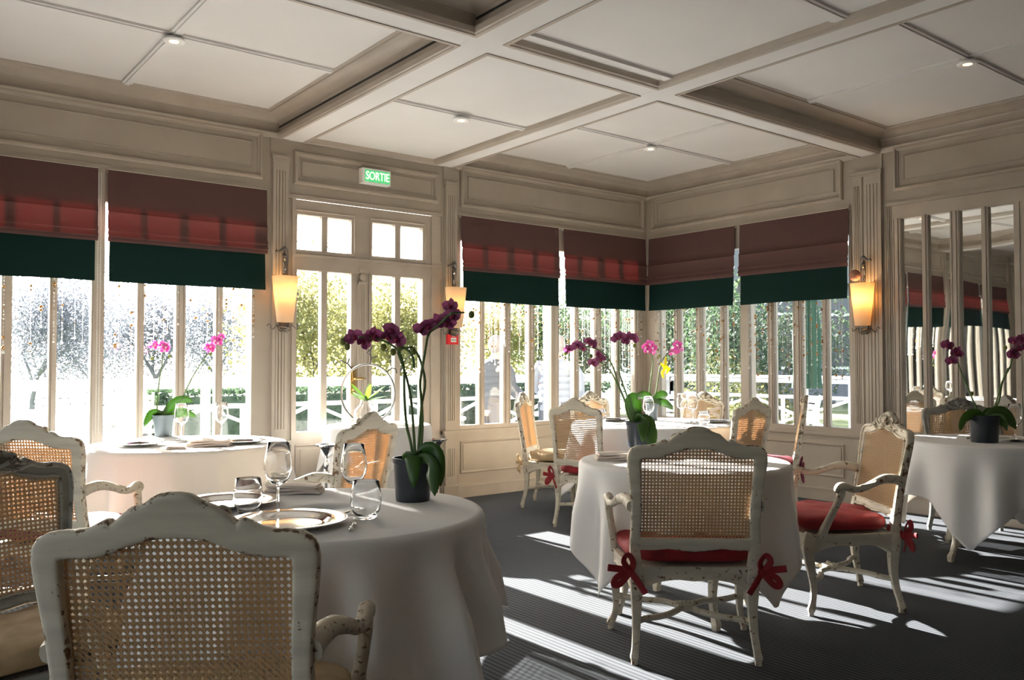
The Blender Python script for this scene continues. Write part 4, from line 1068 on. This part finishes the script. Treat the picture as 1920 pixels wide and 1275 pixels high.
# ------------------------------------------------------------------ outdoors
GZ = -.16
b = MB(); b.box(-40, 60, .12, 70, -.5, GZ-.02); b.box(.12, 60, -40, .12, -.5, GZ-.02); struct(b.build('garden_ground', 'lawn', smooth=0))
b = MB(); b.box(-30, 6, .13, 5.0, -.45, GZ); b.box(.13, 6, -12, .13, -.45, GZ); struct(b.build('terrace_deck', 'deckwood', smooth=0))
def railing(name, p0, p1, label, ztop=1.05):
    root = thing(name, label, 'railing', (p0[0], p0[1], GZ)); a = Vector((p0[0], p0[1], 0)); d = Vector((p1[0]-p0[0], p1[1]-p0[1], 0)); L = d.length; d.normalize()
    nrm = Vector((-d.y, d.x, 0)); zt = ztop-GZ
    def T(s, n, z): return d*s+nrm*n+UP*z
    b = MB(T); b.box(0, L, -.06, .06, zt-.05, zt); b.box(0, L, -.03, .03, zt-.13, zt-.06); b.build('top_rail', 'whitepaint', root, smooth=0)
    b = MB(T); b.box(0, L, -.025, .025, .12, .2); b.box(0, L, -.025, .025, .80, .86); b.build('lower_rail', 'whitepaint', root, smooth=0)
    n = int(L/1.5); b2 = MB(T)
    for k in range(n+1):
        s = L*k/n; b = MB(T); b.box(s-.05, s+.05, -.05, .05, 0, zt); b.build('post', 'whitepaint', root, smooth=0)
        if k < n:
            w_ = L/n; b2.tube([(s+.05, 0, .2), (s+w_-.05, 0, .8)], .032, 4); b2.tube([(s+.05, 0, .8), (s+w_-.05, 0, .2)], .032, 4)
            for q in (.33, .67): b2.box(s+w_*q-.03, s+w_*q+.03, -.02, .02, .2, .8)
    b2.build('cross_brace', 'whitepaint', root, smooth=0)
railing('deck_railing', (-14, 4.9), (5.9, 4.9), 'white braced railing along the far edge of the terrace')
railing('deck_railing', (5.9, 4.9), (5.9, -1.0), 'white railing at the right side of the terrace, behind the corner table', 1.04)
# trees
def tree(x, y, h, r, label, leafm='foliage', bark='bark', nleaf=1500, seed=1, ls=.16, group=None):
    rnd = random.Random(seed); root = thing('garden_tree', label, 'tree', (x, y, GZ-.02), rnd.random()*6, group)
    b = MB(); tips = []
    def grow(p, d, L, rad, lvl):
        pts = [p]; q = p.copy(); dd = d.copy()
        for k in range(4):
            dd = (dd+Vector((rnd.uniform(-.18, .18), rnd.uniform(-.18, .18), .05))).normalized(); q = q+dd*L/4; pts.append(q.copy())
        b.tube(pts, [rad*(1-.12*k) for k in range(5)], 6 if lvl < 2 else 4)
        if lvl >= 1: tips.append(q); tips.append(pts[2])
        if lvl < 5:
            for k in range(3 if lvl < 3 else 2):
                a = rnd.uniform(0, 2*PI); e_ = Vector((math.cos(a), math.sin(a), rnd.uniform(.1, .9))).normalized()
                grow(q if k else pts[3], (dd*.6+e_*.8).normalized(), L*rnd.uniform(.62, .8), rad*.58, lvl+1)
    grow(Vector((0, 0, 0)), Vector((0, 0, 1)), h*.22, h*.014, 0)
    b.build('trunk', bark, root, smooth=60)
    f_ = MB()
    for k in range(nleaf):
        t = rnd.choice(tips)+Vector((rnd.gauss(0, 1), rnd.gauss(0, 1), rnd.gauss(0, 1)-.6))*r*.22
        a = Vector((rnd.uniform(-1, 1), rnd.uniform(-1, 1), rnd.uniform(-1, 1))).normalized(); c = a.orthogonal().normalized()
        s_ = ls*rnd.uniform(.5, 1.1); f_.add([t-a*s_*.5, t+c*s_*.3, t+a*s_*.5, t-c*s_*.3], [(0, 1, 2, 3)])
    f_.build('foliage', leafm, root, smooth=0); return root
def fpt(px, D): p = P(px, 681, D); return p.x, p.y
tr = [(60, 19, 5.4, 'foliage_pale', 'leaning haze-tinted tree seen through the leftmost window'), (170, 24, 5.0, 'foliage_pale', 'haze-tinted tree behind the pull chain of the left windows'), (300, 21, 5.0, 'foliage_pale', 'bare haze-tinted tree behind the magenta orchid'), (420, 25, 5.4, 'foliage_pale', 'haze-tinted tree behind the second left window'),
      (560, 20, 5.8, 'foliage', 'yellow-green tree seen through the left french door'), (640, 23, 5.8, 'foliage', 'yellow-green tree behind the meeting of the french doors'), (740, 19, 5.4, 'foliage', 'forked yellow-green tree seen through the right french door'),
      (900, 24, 5.0, 'foliage', 'light green tree behind the window next to the red alarm box'), (1010, 26, 5.8, 'foliage_dark', 'dark tree behind the first bead curtain'), (1120, 24, 5.0, 'foliage_dark', 'dark tree seen above the dusky purple orchid'),
      (1250, 22, 5.4, 'foliage_dark', 'dark tree seen just right of the corner post'), (1345, 24, 5.0, 'foliage_dark', 'dark evergreen behind the right wall windows'), (1470, 18, 5.0, 'foliage_dark', 'tall dark shrub beside the grey building')]
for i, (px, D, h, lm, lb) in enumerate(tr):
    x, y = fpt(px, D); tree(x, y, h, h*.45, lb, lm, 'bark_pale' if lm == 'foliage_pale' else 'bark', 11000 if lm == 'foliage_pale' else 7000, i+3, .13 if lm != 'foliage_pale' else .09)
for i, (px, D, s_) in enumerate(((1352, 17.5, 1.2), (1428, 18.5, .9))):
    x, y = fpt(px, D); rnd = random.Random(i+40); root = thing('garden_shrub', ('rounded yellow-green shrub behind the white railing', 'small yellow-green shrub left of the dark evergreen')[i], 'shrub', (x, y, GZ-.02))
    f_ = MB()
    for k in range(1500):
        v_ = Vector((rnd.gauss(0, .45), rnd.gauss(0, .45), 0))*s_; z_ = rnd.random()*1.6*s_*math.exp(-v_.length_squared/(s_*s_)); t = v_+UP*z_
        a = Vector((rnd.uniform(-1, 1), rnd.uniform(-1, 1), rnd.uniform(-1, 1))).normalized(); c = a.orthogonal().normalized(); f_.add([t-a*.05, t+c*.03, t+a*.05, t-c*.03], [(0, 1, 2, 3)])
    f_.build('foliage', 'foliage', root, smooth=0); b = MB(); b.tube([(0, 0, 0), (0, 0, s_)], .03, 5); b.build('stem', 'bark', root)
# hedge
def hedge(x0, x1, y0, y1, h, label, seed, n):
    rnd = random.Random(seed); root = thing('box_hedge', label, 'hedge', ((x0+x1)/2, (y0+y1)/2, GZ)); cx_, cy_ = (x0+x1)/2, (y0+y1)/2
    b = MB(); b.box(x0+.08-cx_, x1-.08-cx_, y0+.08-cy_, y1-.08-cy_, 0, h-.08); 
    for k in range(n):
        f_ = rnd.random(); z_ = rnd.random()*h; sd_ = rnd.choice('xyt')
        if sd_ == 'x': t = Vector((rnd.choice((x0,)) if rnd.random() < .8 else x1, rnd.uniform(y0, y1), z_))
        elif sd_ == 'y': t = Vector((rnd.uniform(x0, x1), rnd.choice((y0, y1)), z_))
        else: t = Vector((rnd.uniform(x0, x1), rnd.uniform(y0, y1), h))
        t = t-Vector((cx_, cy_, 0))+Vector([rnd.gauss(0, .03) for _ in range(3)])
        a = Vector((rnd.uniform(-1, 1), rnd.uniform(-1, 1), rnd.uniform(-1, 1))).normalized(); c = a.orthogonal().normalized(); b.add([t-a*.04, t+c*.025, t+a*.04, t-c*.025], [(0, 1, 2, 3)])
    b.build('foliage', 'foliage_dark', root, smooth=0)
hedge(4.6, 5.4, -8, -.6, 1.12, 'clipped green hedge along the terrace outside the right wall windows', 3, 9000)
hedge(2.9, 3.5, -4.6, -1.0, .62, 'low clipped hedge close outside the right windows', 5, 5000)
hedge(-3.4, 5.6, 6.4, 7.1, .98, 'clipped green hedge behind the white braced railing, beyond the french doors', 11, 12000)
# far grey building
x, y = fpt(1500, 30); root = thing('garden_building', 'pale grey building beyond the hedge, upper right of the windows', 'building', (x, y, GZ), YAW+.25)
b = MB(); b.box(-5, 9, 0, 6, 0, 4.3); b.build('wall', 'stone', root, smooth=0)
b = MB(); b.prism([(-5.4, 4.25), (9.4, 4.25), (8.5, 5.6), (-4.5, 5.6)], -.4, 6.4); b.build('roof', 'bark_pale', root, smooth=0)
for k in range(5):
    b = MB(); b.box(-4+k*2.5, -2.8+k*2.5, -.04, .02, 1.2, 3.2); fr = b.build('window_frame', 'whitepaint', root, smooth=0)
    b = MB(); b.box(-3.9+k*2.5, -2.9+k*2.5, -.06, -.03, 1.3, 3.1); b.build('far_pane', 'window_dark', fr, smooth=0)
# closed parasol
x, y = fpt(1512, 12.2); root = thing('folded_parasol', 'folded green parasol on the terrace outside the right window', 'parasol', (x, y, GZ))
b = MB(); b.tube([(0, 0, 0), (0, 0, 2.9)], .025, 8); b.build('pole', 'whitepaint', root)
b = MB(); loops = []
for z, r_ in ((1.05, .17), (1.3, .15), (1.8, .16), (2.3, .12), (2.75, .03)): loops.append([(r_*(1+.3*math.cos(7*2*PI*k/42))*math.cos(2*PI*k/42), r_*(1+.3*math.cos(7*2*PI*k/42))*math.sin(2*PI*k/42), z) for k in range(42)])
b.loft(loops); lab(b.build('canopy', 'parasol', root), 'gathered green canopy')
b = MB(); b.lathe([(.001, 0), (.28, 0), (.28, .05), (.04, .08), (.001, .08)], n=20); b.build('base', 'stone', root)
# terrace chairs (white slatted) and round wicker tubs
def terrace_chair(px, D, rz, label):
    x, y = fpt(px, D); root = thing('slatted_terrace_chair', label, 'chair', (x, y, GZ), rz)
    b = MB(); b.box(-.28, .28, -.26, .28, .4, .44); b.build('seat', 'whitepaint', root, smooth=0)
    b = MB()
    for k in range(6): b.box(-.27, .27, -.30-.02*k, -.27-.02*k, .5+k*.085, .56+k*.085)
    for sx in (-1, 1): b.tube([(sx*.27, -.26, .4), (sx*.27, -.40, 1.02)], .02, 4)
    b.build('backrest', 'whitepaint', root, smooth=0)
    for sx in (-1, 1):
        for sy in (-.24, .26): b = MB(); b.tube([(sx*.27, sy, 0), (sx*.27, sy, .42)], .022, 4); b.build('leg', 'whitepaint', root, smooth=0)
        b = MB(); b.box(sx*.28-.03, sx*.28+.03, -.3, .28, .6, .63); b.build('armrest', 'whitepaint', root, smooth=0)
terrace_chair(1462, 10.6, 1.0, 'white slatted chair outside, seen between the two cane side chairs')
terrace_chair(1255, 11.2, 2.3, 'white slatted terrace chair outside just right of the corner post')
terrace_chair(1105, 12.3, -.4, 'white slatted terrace chair outside behind the dusky purple orchid')
def terrace_table(px, D, label, r_=.55):
    x, y = fpt(px, D); root = thing('terrace_table', label, 'table', (x, y, GZ))
    b = MB(); b.lathe([(.001, .72), (r_, .72), (r_, .75), (.001, .75)], n=32); b.build('tabletop', 'whitepaint', root)
    b = MB(); b.lathe([(.25, 0), (.24, .03), (.04, .06), (.035, .7), (.1, .72)], n=16); b.build('pedestal', 'whitepaint', root)
    return x, y
tx, ty = terrace_table(1070, 11.4, 'white round terrace table outside behind the back wall windows')
terrace_table(130, 10.2, 'white round terrace table outside the leftmost window')
terrace_table(790, 10.4, 'white terrace table outside the right french door')
terrace_chair(230, 11, 2.6, 'white slatted terrace chair outside the second left window')
terrace_chair(70, 9.4, -1.0, 'white slatted terrace chair outside the leftmost window')
for px, D, lb in ((930, 9.3, 'round grey wicker tub chair outside the window beside the alarm box'), (1500, 9.6, 'round grey wicker tub chair outside behind the edge-on cane chair'), (1590, 8.15, 'round grey wicker tub chair outside next to the fluted pilaster')):
    x, y = fpt(px, D); root = thing('wicker_tub_chair', lb, 'chair', (x, y, GZ), 1.0)
    b = MB(); loops = []
    for r_, z in ((.26, .0), (.34, .2), (.38, .45), (.37, .62), (.33, .62), (.33, .42), (.3, .4), (.001, .4)): loops.append([(r_*math.cos(2*PI*k/30), r_*math.sin(2*PI*k/30), z+(.1*math.sin(2*PI*k/30) if z > .5 else 0)) for k in range(30)])
    b.loft(loops); b.build('tub_shell', 'wicker', root)
    b = MB(); b.lathe([(.001, .40), (.28, .40), (.30, .43), (.28, .47), (.001, .48)], n=24); b.build('seat_pad', 'whitepaint', root)
# two people on the terrace
def person(px, D, face, label, cm, seed, z0=GZ, lean=.12):
    x, y = fpt(px, D); rz = math.atan2(face[1], face[0])-PI/2
    root = thing('person', label, 'person', (x, y, z0), rz)
    def skin(nm, verts, edges, radii, m_, par=root, sub=2):
        me = bpy.data.meshes.new(nm); me.from_pydata(verts, edges, []); o = bpy.data.objects.new(nm, me); COL.objects.link(o); me.materials.append(M[m_]); o.parent = par
        s_ = o.modifiers.new('skin', 'SKIN'); s_.use_smooth_shade = True
        for i, r_ in enumerate(radii): me.skin_vertices[0].data[i].radius = r_ if isinstance(r_, tuple) else (r_, r_)
        me.skin_vertices[0].data[0].use_root = True
        q = o.modifiers.new('subdivision', 'SUBSURF'); q.levels = 1; q.render_levels = sub; return o
    V = [(0, 0, .92), (0, .0, 1.06), (0, .02, 1.24), (0, .05, 1.38), (0, .07, 1.48), (0, .10, 1.56)]
    Ed = [(0, 1), (1, 2), (2, 3), (3, 4), (4, 5)]; Rd = [(.17, .13), (.155, .12), (.18, .125), (.15, .10), (.055, .055), (.05, .055)]
    for sx in (-1, 1):
        i = len(V); V += [(sx*.19, .05, 1.36), (sx*.25, .08, 1.12), (sx*.22, .27, 1.02), (sx*.15, .38, 1.04)]; Ed += [(3, i), (i, i+1), (i+1, i+2), (i+2, i+3)]; Rd += [.075, .06, .048, .035]
        i = len(V); V += [(sx*.1, .0, .84), (sx*.11, .02, .48), (sx*.12, -.02, .09), (sx*.13, .10, .035)]; Ed += [(0, i), (i, i+1), (i+1, i+2), (i+2, i+3)]; Rd += [.10, .07, .05, .04]
    skin('body', V, Ed, Rd, 'skin')
    b = MB()
    for k in range(7):
        z = .56+.08*k; b.lathe([(.192, -.042), (.212 if 1 < k < 6 else .2, -.015), (.212 if 1 < k < 6 else .2, .015), (.192, .042)], (0, .0, z), 24)
    b.v = [(v[0]*(1.0), v[1]*.78+(v[2]-.5)*.09, v[2]+.33) for v in b.v]
    for sx in (-1, 1): b.tube([(sx*.17, .05, 1.40), (sx*.25, .06, 1.28), (sx*.27, .09, 1.12), (sx*.23, .24, 1.03), (sx*.18, .33, 1.04)], [.085, .085, .075, .065, .05], 12)
    b.ball((0, .05, 1.41), .15, 16, 8, (1.1, .8, .45))
    lab(b.build('jacket', cm, root), 'padded jacket')
    HO = lambda x, y, z: (x, y+.035, z+.33)
    b = MB(HO); b.ball((0, .075, 1.29), .095, 20, 14, (.86, 1, 1.2)); b.ball((0, .175, 1.275), .018, 8, 6, (.8, 1.2, 1.4)); b.ball((-.085, .07, 1.28), .02, 8, 6, (.5, .8, 1.4)); b.ball((.085, .07, 1.28), .02, 8, 6, (.5, .8, 1.4))
    b.ball((-.032, .158, 1.30), .010, 6, 5); b.ball((.032, .158, 1.30), .010, 6, 5); b.tube([(-.025, .163, 1.235), (0, .17, 1.232), (.025, .163, 1.235)], .006, 6); b.build('head', 'skin', root)
    b = MB(HO); b.ball((0, .05, 1.315), .107, 20, 14, (.92, .92, 1.1)); lab(b.build('hair', 'hair', root), 'short grey hair')
    for sx in (-1, 1):
        HN = lambda x, y, z: (x*1.36, y+.02, z+.275)
        b = MB(HN); b.ball((sx*.11, .40, .765), .035, 10, 8, (.9, 1.3, .5))
        for k in range(4): b.tube([(sx*.11+(k-1.5)*.017, .43, .765), (sx*.11+(k-1.5)*.019, .47, .762), (sx*.11+(k-1.5)*.019, .488-.004*abs(k-1.5), .75)], [.009, .008, .007], 6)
        b.tube([(sx*.11-sx*.03, .40, .765), (sx*.11-sx*.05, .43, .76), (sx*.11-sx*.045, .45, .757)], [.01, .009, .007], 6); b.build('hand', 'skin', root)
    b = MB()
    for sx in (-1, 1): b.tube([(sx*.1, .0, .95), (sx*.105, .01, .7), (sx*.11, .02, .48), (sx*.12, -.02, .1)], [.115, .10, .075, .06], 12)
    b.build('trousers', 'window_dark', root)
    b = MB()
    for sx in (-1, 1): b.ball((sx*.125, .05, .045), .055, 10, 8, (.9, 2.1, .8))
    b.build('shoes', 'black', root)
    # stool they sit on
    return x, y, rz
for px, D, fc, lb, cm in ((920, 10.4, (tx-fpt(920, 10.4)[0], ty-fpt(920, 10.4)[1]), 'person in a grey puffer jacket standing outside with their back to the window', 'jacket'), (1040, 10.2, (tx-fpt(1040, 10.2)[0]+.5, ty-fpt(1040, 10.2)[1]), 'person in a pale blue jacket standing outside beside the terrace table', 'jacket2')):
    person(px, D, fc, lb, cm, 1)
